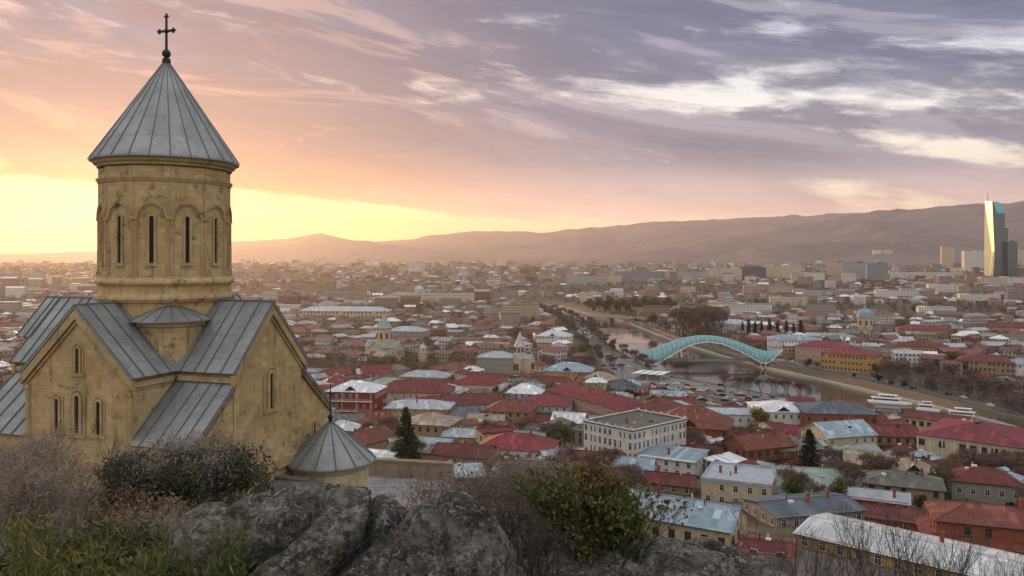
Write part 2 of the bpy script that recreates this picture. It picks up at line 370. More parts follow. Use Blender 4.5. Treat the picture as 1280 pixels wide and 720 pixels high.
def m_rock():
    m, N = mat('lichen covered rock'); p, n = geo(N)
    q = N.new('ShaderNodeMapping', {'Rotation': (R(20), R(38), R(25)), 'Scale': (1.0, 1.0, 2.4)}); N.put(q.inputs[0], p); q = q.outputs[0]
    base = N.mix(N.ss(N.noise(q, 1.2, 9, .72), .38, .62), (.080, .072, .062, 1), (.34, .305, .26, 1))
    base = N.mix(N.m('MULTIPLY', N.ss(N.noise(p, 1.2, 6, .7), .50, .66), .65), base, (.235, .17, .105, 1))
    base = N.mix(N.m('MULTIPLY', N.ss(N.noise(q, 6.0, 9, .8), .48, .56), .75), base, (.035, .032, .029, 1))
    lich = N.m('MULTIPLY', N.ss(N.noise(p, 13.0, 8, .78), .52, .58), N.ss(N.noise(p, 2.2, 5, .6), .38, .54))
    base = N.mix(N.m('MULTIPLY', lich, .85), base, (.56, .545, .51, 1))
    base = N.mix(N.m('MULTIPLY', N.ss(N.noise(p, 21, 7, .8), .54, .62), .75), base, (.028, .026, .024, 1))
    base = N.mix(N.m('MULTIPLY', N.ss(N.noise(p, 34, 5, .75), .57, .64), .8), base, (.40, .385, .36, 1))
    h = N.m('ADD', N.m('MULTIPLY', N.noise(q, 5.0, 10, .78), 1.3), N.m('MULTIPLY', N.noise(p, 22, 8, .8), .7))
    finish(N, base, .95, 0, h, 1.0, .14, .2); return m
ROCK = m_rock()
def m_ground():
    m, N = mat('earth and dry grass'); p, n = geo(N)
    base = N.mix(N.ss(N.noise(p, .05, 7, .65), .38, .64), (.085, .070, .052, 1), (.13, .115, .085, 1))
    base = N.mix(N.ss(N.noise(p, .021, 5, .6), .52, .62), base, (.065, .072, .035, 1))
    base = N.mix(N.m('MULTIPLY', N.ss(N.noise(p, .6, 6, .7), .5, .7), .5), base, (.17, .15, .12, 1))
    base = N.mix(N.ss(N.noise(p, .009, 4, .6), .54, .6), base, (.12, .11, .105, 1))
    finish(N, base, .95, 0, N.noise(p, 1.4, 7, .7), .5, .2, .1); return m
GROUND = m_ground()
def m_hill(name, c1, c2):
    m, N = mat(name); p, n = geo(N)
    base = N.mix(N.ss(N.noise(p, .0016, 8, .65), .4, .62), c1, c2)
    base = N.mix(N.ss(N.noise(p, .006, 6, .6), .55, .68), base, (.16, .15, .13, 1))
    finish(N, base, .95, 0, N.noise(p, .004, 8, .65), .6, 40, .1); return m
HILL = m_hill('hazed dry hillside', (.125, .098, .105, 1), (.175, .14, .14, 1))  # base lightened and purpled to stand in for distance haze
def m_water():
    m, N = mat('river water'); p, n = geo(N)
    w = N.noise(N.comb(N.m('MULTIPLY', N.sep(p)[0], .5), N.sep(p)[1], 0), .35, 5, .6)
    big = N.noise(p, .012, 4)
    finish(N, N.mix(big, (.030, .026, .022, 1), (.045, .037, .03, 1)), N.m('ADD', .06, N.m('MULTIPLY', N.ss(N.noise(p, .02, 4), .4, .65), .10)), 0, w, .05, .2, .6); return m
WATER = m_water()
def m_leaf(name, c1, c2, rough=.6, c3=None):
    m, N = mat(name); p, n = geo(N); g = N.new('ShaderNodeNewGeometry')
    f = g.outputs['Random Per Island']
    col = N.mix(f, c1, c2)
    if c3: col = N.mix(N.ss(N.noise(p, 1.2, 3), .5, .66), col, c3)
    d = N.new('ShaderNodeBsdfDiffuse'); N.put(d.inputs[0], col)
    tr = N.new('ShaderNodeBsdfTranslucent'); N.put(tr.inputs[0], col)
    gl = N.new('ShaderNodeBsdfGlossy', {'Roughness': rough, 'Color': (.5, .5, .5, 1)})
    a = N.new('ShaderNodeMixShader', {0: .28}); N.l.new(d.outputs[0], a.inputs[1]); N.l.new(tr.outputs[0], a.inputs[2])
    b = N.new('ShaderNodeMixShader', {0: .05}); N.l.new(a.outputs[0], b.inputs[1]); N.l.new(gl.outputs[0], b.inputs[2])
    o = N.new('ShaderNodeOutputMaterial'); N.l.new(b.outputs[0], o.inputs[0]); return m
LEAF_EVER = m_leaf('evergreen leaves', (.05, .062, .018, 1), (.15, .155, .035, 1), .5, (.12, .09, .025, 1))
LEAF_BUSH = m_leaf('bush leaves', (.035, .048, .018, 1), (.085, .088, .035, 1), .6, (.10, .07, .04, 1))
LEAF_DRY = m_leaf('dry leaves', (.16, .105, .06, 1), (.27, .20, .13, 1))
LEAF_DARK = m_leaf('dark conifer needles', (.012, .020, .012, 1), (.028, .038, .020, 1))
LEAF_GREEN = m_leaf('spring leaves', (.07, .085, .022, 1), (.12, .13, .035, 1))
LEAF_YELL = m_leaf('yellow green leaves', (.13, .125, .02, 1), (.20, .18, .03, 1))
TWIG = m_leaf('bare twigs', (.13, .10, .08, 1), (.25, .20, .165, 1))
TWIG_MAUVE = m_leaf('bare crown twigs', (.10, .068, .055, 1), (.165, .12, .10, 1))
BARK = m_plain('bark', (.07, .052, .04), .9, 0, .4, 4.0)
BARK_D = m_plain('dark bark', (.035, .028, .023), .9, 0, .4, 6.0)
GRASS = m_leaf('grass blades', (.045, .06, .014, 1), (.15, .165, .035, 1), .5, (.13, .12, .04, 1))
STRAW = m_leaf('dry grass blades', (.20, .16, .125, 1), (.36, .31, .26, 1))
def m_far_wall(name, cols, lit=False):
    """plaster with a grid of small windows, for walls far off"""
    m, N = mat(name); u, z, p = wall_uv(N); g = N.new('ShaderNodeNewGeometry'); r = N.m('FRACT', N.m('ADD', g.outputs['Random Per Island'], rnd(N)))
    col = N.ramp(r, [(i / len(cols), c) for i, c in enumerate(cols)], 'CONSTANT')
    fu = N.m('ABSOLUTE', N.m('SUBTRACT', N.m('FRACT', N.m('DIVIDE', u, 3.0)), .5))
    fz = N.m('ABSOLUTE', N.m('SUBTRACT', N.m('FRACT', N.m('DIVIDE', z, 3.1)), .5))
    win = N.m('MULTIPLY', N.m('LESS_THAN', fu, .23), N.m('LESS_THAN', fz, .25))
    nz = N.sep(geo(N)[1])[2]; win = N.m('MULTIPLY', win, N.m('LESS_THAN', N.m('ABSOLUTE', nz), .4))
    col = N.mix(N.m('MULTIPLY', N.ss(N.noise(p, .3, 5), .45, .7), .4), col, (.25, .22, .19, 1))
    col = N.mix(win, col, (.05, .055, .065, 1))
    finish(N, col, N.m('SUBTRACT', .85, N.m('MULTIPLY', win, .65)), 0, win, .4, -.2); return m
FAR_WALL = m_far_wall('far house walls', [(.36, .30, .22, 1), (.46, .43, .39, 1), (.24, .17, .13, 1), (.31, .28, .26, 1), (.34, .23, .14, 1), (.18, .09, .06, 1), (.62, .60, .57, 1), (.27, .23, .2, 1)])
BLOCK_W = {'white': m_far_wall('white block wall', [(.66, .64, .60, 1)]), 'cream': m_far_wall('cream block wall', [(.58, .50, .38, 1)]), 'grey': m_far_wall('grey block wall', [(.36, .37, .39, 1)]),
 'orange': m_far_wall('sun peach block wall', [(.60, .44, .31, 1)]), 'blue': m_far_wall('blue grey block wall', [(.20, .25, .31, 1)]), 'tan': m_far_wall('tan block wall', [(.42, .33, .24, 1)]), 'navy': m_far_wall('dark blue block wall', [(.06, .085, .12, 1)])}  # orange: low sun's peach tint put into the wall colour of lit blocks
def m_isl(name, cols, rough=.6):
    m, N = mat(name); p, n = geo(N); g = N.new('ShaderNodeNewGeometry')
    col = N.ramp(g.outputs['Random Per Island'], [(i / len(cols), c) for i, c in enumerate(cols)], 'CONSTANT')
    col = N.mix(N.m('MULTIPLY', N.ss(N.noise(p, .25, 5, .6), .4, .7), .35), col, (.18, .14, .12, 1))
    finish(N, col, rough, .05); return m
FAR_ROOF = m_isl('far roofs', [(.18, .035, .035, 1), (.13, .036, .03, 1), (.36, .38, .40, 1), (.17, .055, .035, 1), (.68, .69, .70, 1), (.10, .03, .028, 1), (.22, .225, .23, 1), (.15, .045, .035, 1), (.12, .115, .11, 1), (.30, .26, .21, 1), (.12, .06, .045, 1)])
# ================================================================ THE SETTING
def unproj(px, py, z): D = (H - z) * F / (py - HY); return ((px - 640) / F * D, D)
near_px = [(640, 379), (690, 386), (718, 397), (742, 412), (762, 432), (800, 455), (835, 473), (900, 481), (960, 494), (1010, 504), (1100, 524), (1200, 549), (1300, 582)]
far_px = [(640, 375), (700, 383), (726, 390), (786, 404), (836, 424), (900, 445), (960, 461), (1020, 474), (1090, 490), (1160, 507), (1220, 522), (1300, 545)]
BANK_Z = 5.0
NEAR = [unproj(a, b, BANK_Z) for a, b in near_px]; FAR = [unproj(a, b, 0) for a, b in far_px]
NEAR = [(NEAR[0][0] - 500, NEAR[0][1] + 260)] + NEAR + [(NEAR[-1][0] + 350, NEAR[-1][1] - 200)]
FAR = [(FAR[0][0] - 500, FAR[0][1] + 330)] + FAR + [(FAR[-1][0] + 350, FAR[-1][1] - 190)]
RIVER = np.array(NEAR + FAR[::-1])
def seg_dist(x, y, pts, closed=False):
    d = np.full(np.shape(x), 1e9); n = len(pts)
    for i in range(n if closed else n - 1):
        ax, ay = pts[i]; bx, by = pts[(i + 1) % n]; vx, vy = bx - ax, by - ay
        t = np.clip(((x - ax) * vx + (y - ay) * vy) / (vx * vx + vy * vy), 0, 1)
        d = np.minimum(d, np.hypot(x - ax - t * vx, y - ay - t * vy))
    return d
def in_poly(x, y, pts):
    x = np.asarray(x, float); y = np.asarray(y, float); c = np.zeros(x.shape, bool); n = len(pts); j = n - 1
    for i in range(n):
        xi, yi = pts[i]; xj, yj = pts[j]
        if yi != yj: c ^= ((yi > y) != (yj > y)) & (x < (xj - xi) * (y - yi) / (yj - yi) + xi)
        j = i
    return c
def river_sd(x, y):
    d = seg_dist(x, y, list(map(tuple, RIVER)), True); return np.where(in_poly(x, y, RIVER), -d, d)
TP = np.array([(0, 83.2), (4, 82), (8, 80.2), (14, 76.5), (22, 70), (32, 63), (45, 56.5), (60, 52), (90, 46), (125, 38), (170, 30), (240, 22), (300, 16), (400, 10), (480, 6.5), (560, 5.2), (900, 6.5), (1500, 12), (2500, 24), (4000, 42), (7000, 62), (30000, 130)])
LP = np.array([(0, 83.2), (5, 82), (10, 80), (20, 78.0), (30, 76.6), (38, 75.2), (46, 72.6), (51, 69.4), (63, 69.0), (66, 62), (90, 46), (125, 38)])
LP2 = np.array([(0, 83.2), (5, 81.5), (9, 79.3), (16, 75.5), (24, 73.0), (36, 70.9), (46, 69.1), (51, 68.9), (63, 68.8), (66, 62), (90, 46), (125, 38)])
def ground_z(x, y):
    x = np.asarray(x, float); y = np.asarray(y, float); r = np.hypot(x, y)
    b = np.interp(r, TP[:, 0], TP[:, 1]); l = np.where(r < 125, np.interp(r, LP[:, 0], LP[:, 1]), b)
    t = x / np.maximum(y, 1e-3)
    l2 = np.where(r < 125, np.interp(r, LP2[:, 0], LP2[:, 1]), b); k2 = sstep(t, -.38, -.27); l = l * (1 - k2) + l2 * k2; s = np.where(y > 0, sstep(-t, .04, .12), (x < 0) * 1.0)
    h = b * (1 - s) + l * s
    n = (fbm(x / 9.0, y / 9.0, 4) - .5) * np.interp(r, [0, 6, 30, 48, 52, 64, 70, 300, 400], [.2, .8, 1.6, 1.0, .15, .15, 3.0, 2.0, .3])
    h = h + n + (fbm(x / 260.0, y / 260.0, 3) - .5) * np.interp(r, [500, 1200, 3000], [0, 8, 22])
    h = h + 2.3 * np.exp(-((x - .2) ** 2 / 7 + (y - 13.5) ** 2 / 5))
    sd = river_sd(x, y)
    flat = sstep(sd, 60, 8); h = h * (1 - flat) + np.minimum(h, BANK_Z) * flat
    return np.where(sd < 2, BANK_Z + (-4.5 - BANK_Z) * sstep(-sd, -1.0, 2.0), h)
def gz(x, y): return float(ground_z(np.array([x]), np.array([y]))[0])
_Ds = np.concatenate([np.arange(66, 300, .5), np.arange(300, 1500, 2), np.arange(1500, 7000, 10)])
def G(px, py, dmin=66):
    """the ground point seen at a picture position: (x, y, z, metres per pixel)"""
    D = _Ds[_Ds >= dmin]; x = (px - 640) / F * D; z = ground_z(x, D)
    row = HY + (H - z) / D * F; k = np.nonzero(row <= py)[0]
    k = k[0] if len(k) else len(D) - 1
    return float(x[k]), float(D[k]), float(z[k]), float(D[k]) / F

def build_ground():
    th = np.concatenate([np.linspace(-math.pi, -.85, 70, endpoint=False), np.linspace(-.85, .85, 460, endpoint=False), np.linspace(.85, math.pi, 70, endpoint=False)])
    rmax = np.minimum(11900 / np.maximum(np.abs(np.sin(th)), 1e-6), np.where(np.cos(th) > 0, 12900, 1350) / np.maximum(np.abs(np.cos(th)), 1e-6))
    rr = np.concatenate([[0.0], np.geomspace(1.2, 300, 110), np.arange(305, 1500, 5.0), np.geomspace(1510, 9000, 90)])
    n, k = len(th), len(rr)
    Rg = np.minimum(rr[:, None], (rmax * (.9 + .1 * (np.arange(k) / (k - 1))[:, None])))
    X = Rg * np.sin(th); Y = Rg * np.cos(th)
    # last ring reaches the edge of the land
    X[-1] = rmax * np.sin(th); Y[-1] = rmax * np.cos(th)
    Z = ground_z(X, Y)
    V = np.stack([X, Y, Z], -1).reshape(-1, 3)
    i = np.arange(k - 1)[:, None] * n; j = np.arange(n)[None, :]; j2 = (j + 1) % n
    Fc = np.stack([i + j, i + n + j, i + n + j2, i + j2], -1).reshape(-1, 4)
    me = np_mesh('ground', V, Fc[:, ::-1], GROUND, smooth=True)
    tag(link('ground', me), kind='structure')
build_ground()

m = MB(); m.add([(*p, 0.0) for p in map(tuple, RIVER)], [tuple(range(len(RIVER)))])
tag(m.build('river_water', WATER), kind='structure')

def ribbon(name, line, off0, off1, z0, z1, mt, kind='structure', label=None, cat=None):
    """a strip along a polyline between two sideways offsets (positive = to the walker's far side), closed box section"""
    P = np.array(line, float); d = np.gradient(P, axis=0); d /= np.linalg.norm(d, axis=1)[:, None]; nn = np.stack([d[:, 1], -d[:, 0]], 1)
    a = P + nn * off0; b = P + nn * off1; m = MB(); k = len(P)
    vs = [(*p, z1) for p in a] + [(*p, z1) for p in b] + [(*p, z0) for p in a] + [(*p, z0) for p in b]
    fs = []
    for i in range(k - 1):
        fs += [(i, k + i, k + i + 1, i + 1), (2 * k + i, 2 * k + i + 1, 3 * k + i + 1, 3 * k + i), (i, i + 1, 2 * k + i + 1, 2 * k + i), (k + i, 3 * k + i, 3 * k + i + 1, k + i + 1)]
    m.add(vs, fs); o = m.build(name, mt); tag(o, label, cat, None, kind); return o
def resample(line, step):
    P = np.array(line, float); s = np.concatenate([[0], np.cumsum(np.linalg.norm(np.diff(P, axis=0), axis=1))])
    t = np.arange(0, s[-1], step); return np.stack([np.interp(t, s, P[:, 0]), np.interp(t, s, P[:, 1])], 1)
def smooth_line(P, it=6):
    P = np.array(P, float)
    for _ in range(it): P[1:-1] = P[1:-1] * .5 + (P[:-2] + P[2:]) * .25
    return P
NL = smooth_line(resample(NEAR, 12)); FL = smooth_line(resample(FAR, 12))
# walker goes from the far end towards the viewer: the near (town) bank lies on the right hand (-x side is town)
def side(line, other):
    P = np.array(line); d = P[len(P) // 2 + 1] - P[len(P) // 2]; nn = np.array([d[1], -d[0]]); o = np.array(other)
    q = o[np.argmin(np.linalg.norm(o - P[len(P) // 2], axis=1))] - P[len(P) // 2]
    return 1 if q @ nn < 0 else -1
SN, SF = side(NL, FL), side(FL, NL)      # the sign that leads away from the water
ribbon('embankment_wall', NL, 0, SN * 1.2, -4, BANK_Z + .9, QUAYSTONE, None, 'grey stone embankment wall on the old town side of the river', 'embankment')
ribbon('embankment_wall', FL, 0, SF * 1.2, -4, BANK_Z + .9, QUAYSTONE, None, 'grey stone embankment wall along the opposite river bank beneath the brick houses', 'embankment')
ribbon('river_walk', FL, -SF * 5.5, 0, -4, 1.7, CONC)
ribbon('quay_road', NL, SN * 8, SN * 22, BANK_Z - .6, BANK_Z + .35, ASPHALT)
ribbon('embankment_road', FL, SF * 9, SF * 19, BANK_Z - .6, BANK_Z + .35, ASPHALT)

def build_hills(name, D0, back, prof, zb, depth, seed, mt):
    px = np.array([p[0] for p in prof]); py = np.array([p[1] for p in prof])
    t = np.linspace(-.92, .92, 420) if D0 > 9000 else np.linspace(-.05, .98, 360)
    s = np.linspace(0, 1.35, 60)
    T, S = np.meshgrid(t, s)
    Dd = D0 - depth + depth * S + (fbm(T * 9 + seed, S * 0 + 3, 4) - .5) * 900 * np.minimum(S, 1)
    X = T * Dd; ridge = H + (HY - np.interp(640 + F * t, px, py)) / F * D0
    ridge = ridge[None, :] * np.ones_like(S)
    up = np.clip(S, 0, 1) ** 1.35; dn = np.where(S > 1, 1 - (S - 1) * 1.2, 1)
    gl = 1 - 2 * np.abs(fbm(X / 620 + seed, Dd / 1100, 6) - .5)
    rough = (gl - .72) * 250 * np.clip(S * 1.6, 0, 1) * np.clip(1.05 - S, 0.03, 1) ** .6 * np.clip(ridge / 450, .25, 1.2)
    Z = zb + (ridge - zb) * up * dn + rough + (fbm(X / 150 + seed, Dd / 150, 4) - .5) * 26 * np.clip(S, .1, 1)
    Z[0] = zb - 60
    n = len(t); k = len(s); V = np.stack([X, Dd, Z], -1).reshape(-1, 3)
    i = np.arange(k - 1)[:, None] * n; j = np.arange(n - 1)[None, :]
    Fc = np.stack([i + j, i + j + 1, i + n + j + 1, i + n + j], -1).reshape(-1, 4)
    tag(link(name, np_mesh(name, V, Fc, mt, smooth=True)), kind='structure'); return X, Dd, Z
build_hills('hills', 11000, 0, [(-300, 312), (0, 317), (200, 312), (290, 303), (350, 300), (400, 293), (430, 299), (480, 302), (540, 294), (600, 288), (680, 290), (760, 283), (830, 277), (900, 275), (960, 272), (1040, 266), (1300, 262), (1600, 255)], 60, 3600, 3.3, HILL)
HX, HD, HZ = build_hills('hills', 7600, 0, [(560, 326), (700, 322), (780, 314), (860, 302), (940, 292), (1000, 281), (1060, 268), (1130, 259), (1180, 257), (1240, 256), (1280, 251), (1400, 246), (1650, 255)], 40, 3300, 8.7, HILL)

# the evening air
def build_haze():
    m, N = mat('evening haze')
    pv = N.new('ShaderNodeVolumePrincipled'); pv.inputs['Color'].default_value = (.93, .89, .93, 1); pv.inputs['Density'].default_value = HAZE_D
    pv.inputs['Anisotropy'].default_value = HAZE_G
    o = N.new('ShaderNodeOutputMaterial'); N.l.new(pv.outputs[0], o.inputs['Volume'])
    b = MB(); b.box((0, 5800, 430), (25000, 14800, 900)); tag(b.build('haze', m), kind='stuff')
HAZE_D, HAZE_G = 0.38e-4, 0.60
build_haze()
# ================================================================ THE HILLTOP CHURCH
CH_C = (-19.44, 45.0, 73.0); CH_R = -R(18.9)
church = empty('church', CH_C, CH_R, 'old ochre stone church with a round drum, tall conical grey metal roof and cross', 'church')
def cmb():
    m = MB(); m.M = Matrix.Translation((0, 0, -73.0)); return m
WA, WB, ZE, ZR = 3.3, 2.95, 79.12, 82.5
def extr(m, prof, axis, a, b):
    """extrude a (u, z) profile along local x or y"""
    if axis == 'y': vs = [(u, a, z) for u, z in prof] + [(u, b, z) for u, z in prof]
    else: vs = [(a, u, z) for u, z in prof] + [(b, u, z) for u, z in prof]
    n = len(prof); fs = [(i, (i + 1) % n, n + (i + 1) % n, n + i) for i in range(n)] + [tuple(range(n - 1, -1, -1)), tuple(range(n, 2 * n))]
    m.add(vs, fs)
m = cmb()
extr(m, [(-WA, 66), (WA, 66), (WA, ZE), (0, ZR), (-WA, ZE)], 'y', -5.93, 5.93)
extr(m, [(-WB, 66.01), (WB, 66.01), (WB, ZE + .02), (0, ZR), (-WB, ZE + .02)], 'x', -7.55, 6.87)
extr(m, [(-1.8, 66.02), (1.8, 66.02), (1.8, 80.75), (0, ZR - .05), (-1.8, 80.75)], 'x', -8.6, -7.0)
for sx, x1 in ((1, 6.81), (-1, 7.45)):
    for sy in (-1, 1):
        lo, hi = sorted((sx * 3.2, sx * x1))
        extr(m, [(sy * 2.9, 66.05), (sy * 5.8, 66.05), (sy * 5.8, 76.25), (sy * 2.9, 78.72)], 'x', lo, hi)
wall = m.build('wall', STONE, church)
# ---- roofs
def slope(m, p_ridge0, p_ridge1, p_eave1, p_eave0, th=.11, seams=8, sm=None):
    top = [Vector(p) for p in (p_ridge0, p_ridge1, p_eave1, p_eave0)]
    n = (top[1] - top[0]).cross(top[3] - top[0]).normalized()
    if n.z < 0: n = -n
    m.solid(top, tuple(-n * th))
    if sm is not None:
        for i in range(seams + 1):
            t = (i + .02 + (random.uniform(-.16, .16) if 0 < i < seams else 0)) / (seams + .04)
            a = top[0].lerp(top[1], t); b = top[3].lerp(top[2], t); d = (b - a).normalized(); w = d.cross(n) * .022
            sm.solid([a - w + n * .003, a + w + n * .003, b + w + n * .003, b - w + n * .003], tuple(n * .05))
m = cmb(); sm = cmb()
for s in (-1, 1):
    for e in (-1, 1):
        slope(m, (0, e * 6.18, 82.79), (0, e * .4, 82.79), (s * 3.6, e * .4, 79.36), (s * 3.6, e * 6.18, 79.36), seams=7, sm=sm)
    slope(m, (7.12, 0, 82.785), (.4, 0, 82.785), (.4, s * 3.25, 79.355), (7.12, s * 3.25, 79.355), seams=8, sm=sm)
    slope(m, (-7.85, 0, 82.785), (-.4, 0, 82.785), (-.4, s * 3.25, 79.355), (-7.85, s * 3.25, 79.355), seams=9, sm=sm)
    slope(m, (-8.85, 0, 82.78), (-7.7, 0, 82.78), (-7.7, s * 2.05, 80.62), (-8.85, s * 2.05, 80.62), seams=2, sm=sm)
roof = m.build('roof', CROOF, church)
for c, r in (((0, -6.2, 82.80), (0, -3.2, 82.80)), ((0, 3.2, 82.80), (0, 6.2, 82.80)), ((3.2, 0, 82.80), (7.15, 0, 82.80)), ((-8.87, 0, 82.80), (-3.2, 0, 82.80))): sm.tube(c, r, .055, .055, 6, True)
sm.build('seam', SEAM, roof)
for sx, x1 in ((1, 7.02), (-1, 7.6)):
    for sy in (-1, 1):
        m = cmb(); sm = cmb(); slope(m, (sx * 3.3, sy * 2.96, 78.86), (sx * x1, sy * 2.96, 78.86), (sx * x1, sy * 6.12, 76.16), (sx * 3.3, sy * 6.12, 76.16), seams=5, sm=sm)
        ar = m.build('aisle_roof', CROOF, church); sm.build('seam', SEAM, ar)
# ---- cornices and raking mouldings
m = cmb()
for s in (-1, 1):
    for e in (-1, 1):
        m.box((s * 3.38, e * 4.6, 79.0), (.2, 2.7, .26)); m.box((s * 3.33, e * 4.6, 78.78), (.09, 2.66, .1))
        x0, x1 = (5.2, 3.3) if s > 0 else (-5.6, 4.0)
        m.box((x0, e * 3.03, 78.98), (x1, .2, .26))
    # gable rakes: a wide band and a thin one on both visible gables and their opposites
    for e in (-1, 1):
        yf = e * 5.93
        for (o, w, pr) in ((.02, .34, .22), (.40, .12, .10)):
            a = Vector((0, yf, 82.62 - o * 1.38)); b = Vector((s * 3.55, yf, 82.62 - o * 1.38 - 3.55 * .953))
            m.solid([a, b, b - Vector((0, 0, w * 1.38)), a - Vector((0, 0, w * 1.38))], (0, e * pr, 0))
        xf = 6.87 if e > 0 else -7.55
        for (o, w, pr) in ((.02, .32, .22), (.38, .11, .10)):
            a = Vector((xf, 0, 82.6 - o * 1.45)); b = Vector((xf, s * 3.2, 82.6 - o * 1.45 - 3.2 * 1.056))
            m.solid([a, b, b - Vector((0, 0, w * 1.45)), a - Vector((0, 0, w * 1.45))], (e * pr, 0, 0))
        # rakes of the side aisles
        a = Vector((6.81, s * 2.96, 78.72)); b = Vector((6.81, s * 6.0, 76.12)); m.solid([a, b, b - Vector((0, 0, .3)), a - Vector((0, 0, .3))], (.16, 0, 0))
m.box((5.0, -5.9, 76.0), (3.5, .25, .2)); m.box((5.0, 5.9, 76.0), (3.5, .25, .2))
m.build('cornice', STONE_TRIM, church)
m = cmb()   # corner shafts of the two gabled fronts
for x in (-3.24, 3.24): m.tube((x, -5.95, 66), (x, -5.95, 78.75), .13, .13, 8); m.box((x, -5.96, 78.6), (.36, .3, .2)); m.box((x, -5.96, 76.2), (.34, .3, .16))
m.box((0, -5.98, 74.9), (6.9, .2, .5)); m.box((7.0, 0, 74.0), (.24, 5.9, .5))
m.build('corner_shaft', STONE_TRIM, church)
# ---- slit windows
def arch_window(name, w, h, fr, proud, parent, loc, rz, double=False, sill=True):
    """opening of width w and height h (to the springing), facing local -y; frame with a round head"""
    m = MB()
    def ring(r0, r1, pr, y0=0.0):
        k = 10
        for i in range(k):
            a0, a1 = math.pi * i / k, math.pi * (i + 1) / k
            q = [(r0 * math.cos(a0), y0, h + r0 * math.sin(a0)), (r1 * math.cos(a0), y0, h + r1 * math.sin(a0)), (r1 * math.cos(a1), y0, h + r1 * math.sin(a1)), (r0 * math.cos(a1), y0, h + r0 * math.sin(a1))]
            m.solid(q, (0, -pr, 0))
        for s in (-1, 1): m.box((s * (r0 + r1) / 2, y0 - pr / 2, h / 2), (r1 - r0, pr, h))
    ring(w / 2, w / 2 + fr, proud)
    if double: ring(w / 2 + fr + .06, w / 2 + fr * 1.75 + .06, proud * .62)
    tot = w + (fr * 3.5 + .12 if double else fr * 2)
    if sill: m.box((0, -proud * .65, -.09), (tot + .12, proud * 1.3, .17))
    f = m.build(name, STONE_TRIM, parent, loc, rz)
    m = MB(); pts = [(-w / 2, -.02, 0), (w / 2, -.02, 0)] + [(w / 2 * math.cos(math.pi * i / 10), -.02, h + w / 2 * math.sin(math.pi * i / 10)) for i in range(11)]
    m.solid(pts, (0, .03, 0)); m.build('pane', DARK, f)
    return f
zz = lambda z: z - 73.0
arch_window('window', .27, 1.75, .17, .12, church, (0, -5.93, zz(76.45)), 0, True)
for s in (-1, 1): arch_window('window', .24, 1.5, .13, .10, church, (s * 1.33, -5.93, zz(76.5)), 0, True)
arch_window('window', .22, 1.1, .13, .10, church, (0, -5.93, zz(79.45)), 0, True)
arch_window('window', .30, 1.75, .22, .14, church, (6.87, 0, zz(77.05)), R(90), True)
arch_window('window', .20, .8, .1, .08, church, (6.81, 4.3, zz(74.6)), R(90))
# ---- drum
drum_m = cmb(); N12 = 12; AP = 3.30; CR = AP / math.cos(math.pi / N12)
pts = [(CR * math.cos(R(15 + 30 * k)), CR * math.sin(R(15 + 30 * k))) for k in range(N12)]
drum_m.prism(pts, 84.05, 89.95)
drum_m.lathe([(3.36, 81.0), (3.36, 82.75)], 36)
drum_m.lathe([(3.36, 82.75), (3.55, 82.78), (3.68, 82.95), (3.66, 83.10), (3.45, 83.22), (3.42, 83.30), (3.42, 83.62), (3.56, 83.68), (3.64, 83.80), (3.60, 83.93), (3.46, 84.06), (0.5, 84.08)], 48, cap=False)
drum = drum_m.build('drum', STONE, church)
m = cmb()
m.lathe([(3.35, 89.98), (3.50, 90.02), (3.52, 90.12), (3.66, 90.2), (3.72, 90.32), (3.70, 90.36), (1.0, 90.37)], 48, cap=False)
cp = lambda r: [(r / math.cos(math.pi / 12) * math.cos(R(15 + 30 * k)), r / math.cos(math.pi / 12) * math.sin(R(15 + 30 * k))) for k in range(12)]
m.build('drum_cornice', STONE_TRIM, drum); m = cmb(); m.prism(cp(3.42), 89.28, 89.42); m.prism(cp(3.37), 89.16, 89.28); m.build('string_course', STONE_TRIM, drum); m = cmb(); m.prism(cp(3.38), 84.06, 84.22); m.build('base_course', STONE_TRIM, drum)
m = cmb()
for k in range(12):
    a = R(15 + 30 * k)
    for off in (-.10, .10):
        cx, cy = CR * math.cos(a) - off * math.sin(a), CR * math.sin(a) + off * math.cos(a)
        m.tube((cx * .992, cy * .992, 84.2), (cx * .992, cy * .992, 87.15), .085, .085, 7)
    m.box((CR * math.cos(a) * .99, CR * math.sin(a) * .99, 87.2), (.26, .42, .16), a); m.box((CR * math.cos(a) * .99, CR * math.sin(a) * .99, 84.3), (.24, .42, .18), a)
    m.box((CR * math.cos(a) * .995, CR * math.sin(a) * .995, 88.25), (.05, .1, 1.9), a)
    b = R(30 * k); k2 = 12; u = (-math.sin(b), math.cos(b)); n = (math.cos(b), math.sin(b))
    for (r0, r1, pr) in ((.66, .80, .12), (.56, .63, .06)):
        for i in range(k2):
            q = []
            for (r, t) in ((r0, i), (r1, i), (r1, i + 1), (r0, i + 1)):
                an = math.pi * t / k2; q.append((n[0] * AP + u[0] * r * math.cos(an), n[1] * AP + u[1] * r * math.cos(an), 87.28 + r * math.sin(an)))
            m.solid(q, (n[0] * pr, n[1] * pr, 0))
m.build('blind_arcade', STONE_TRIM, drum)
for k in range(12):
    b = R(30 * k)
    arch_window('drum_window', .22, 2.35, .12, .09, drum, (AP * math.cos(b), AP * math.sin(b), zz(84.85)), b + R(90), False)
m = cmb(); m.lathe([(3.74, 90.34), (3.90, 90.38), (3.91, 90.46), (.10, 96.2), (.10, 96.2)], 24, cap=False)
cone = m.build('cone_roof', CROOF, church)
m = cmb()
for k in range(24):
    a = 2 * math.pi * k / 24; m.tube((3.92 * math.cos(a), 3.92 * math.sin(a), 90.47), (.12 * math.cos(a), .12 * math.sin(a), 96.18), .035, .022, 4)
m.build('seam', SEAM, cone)
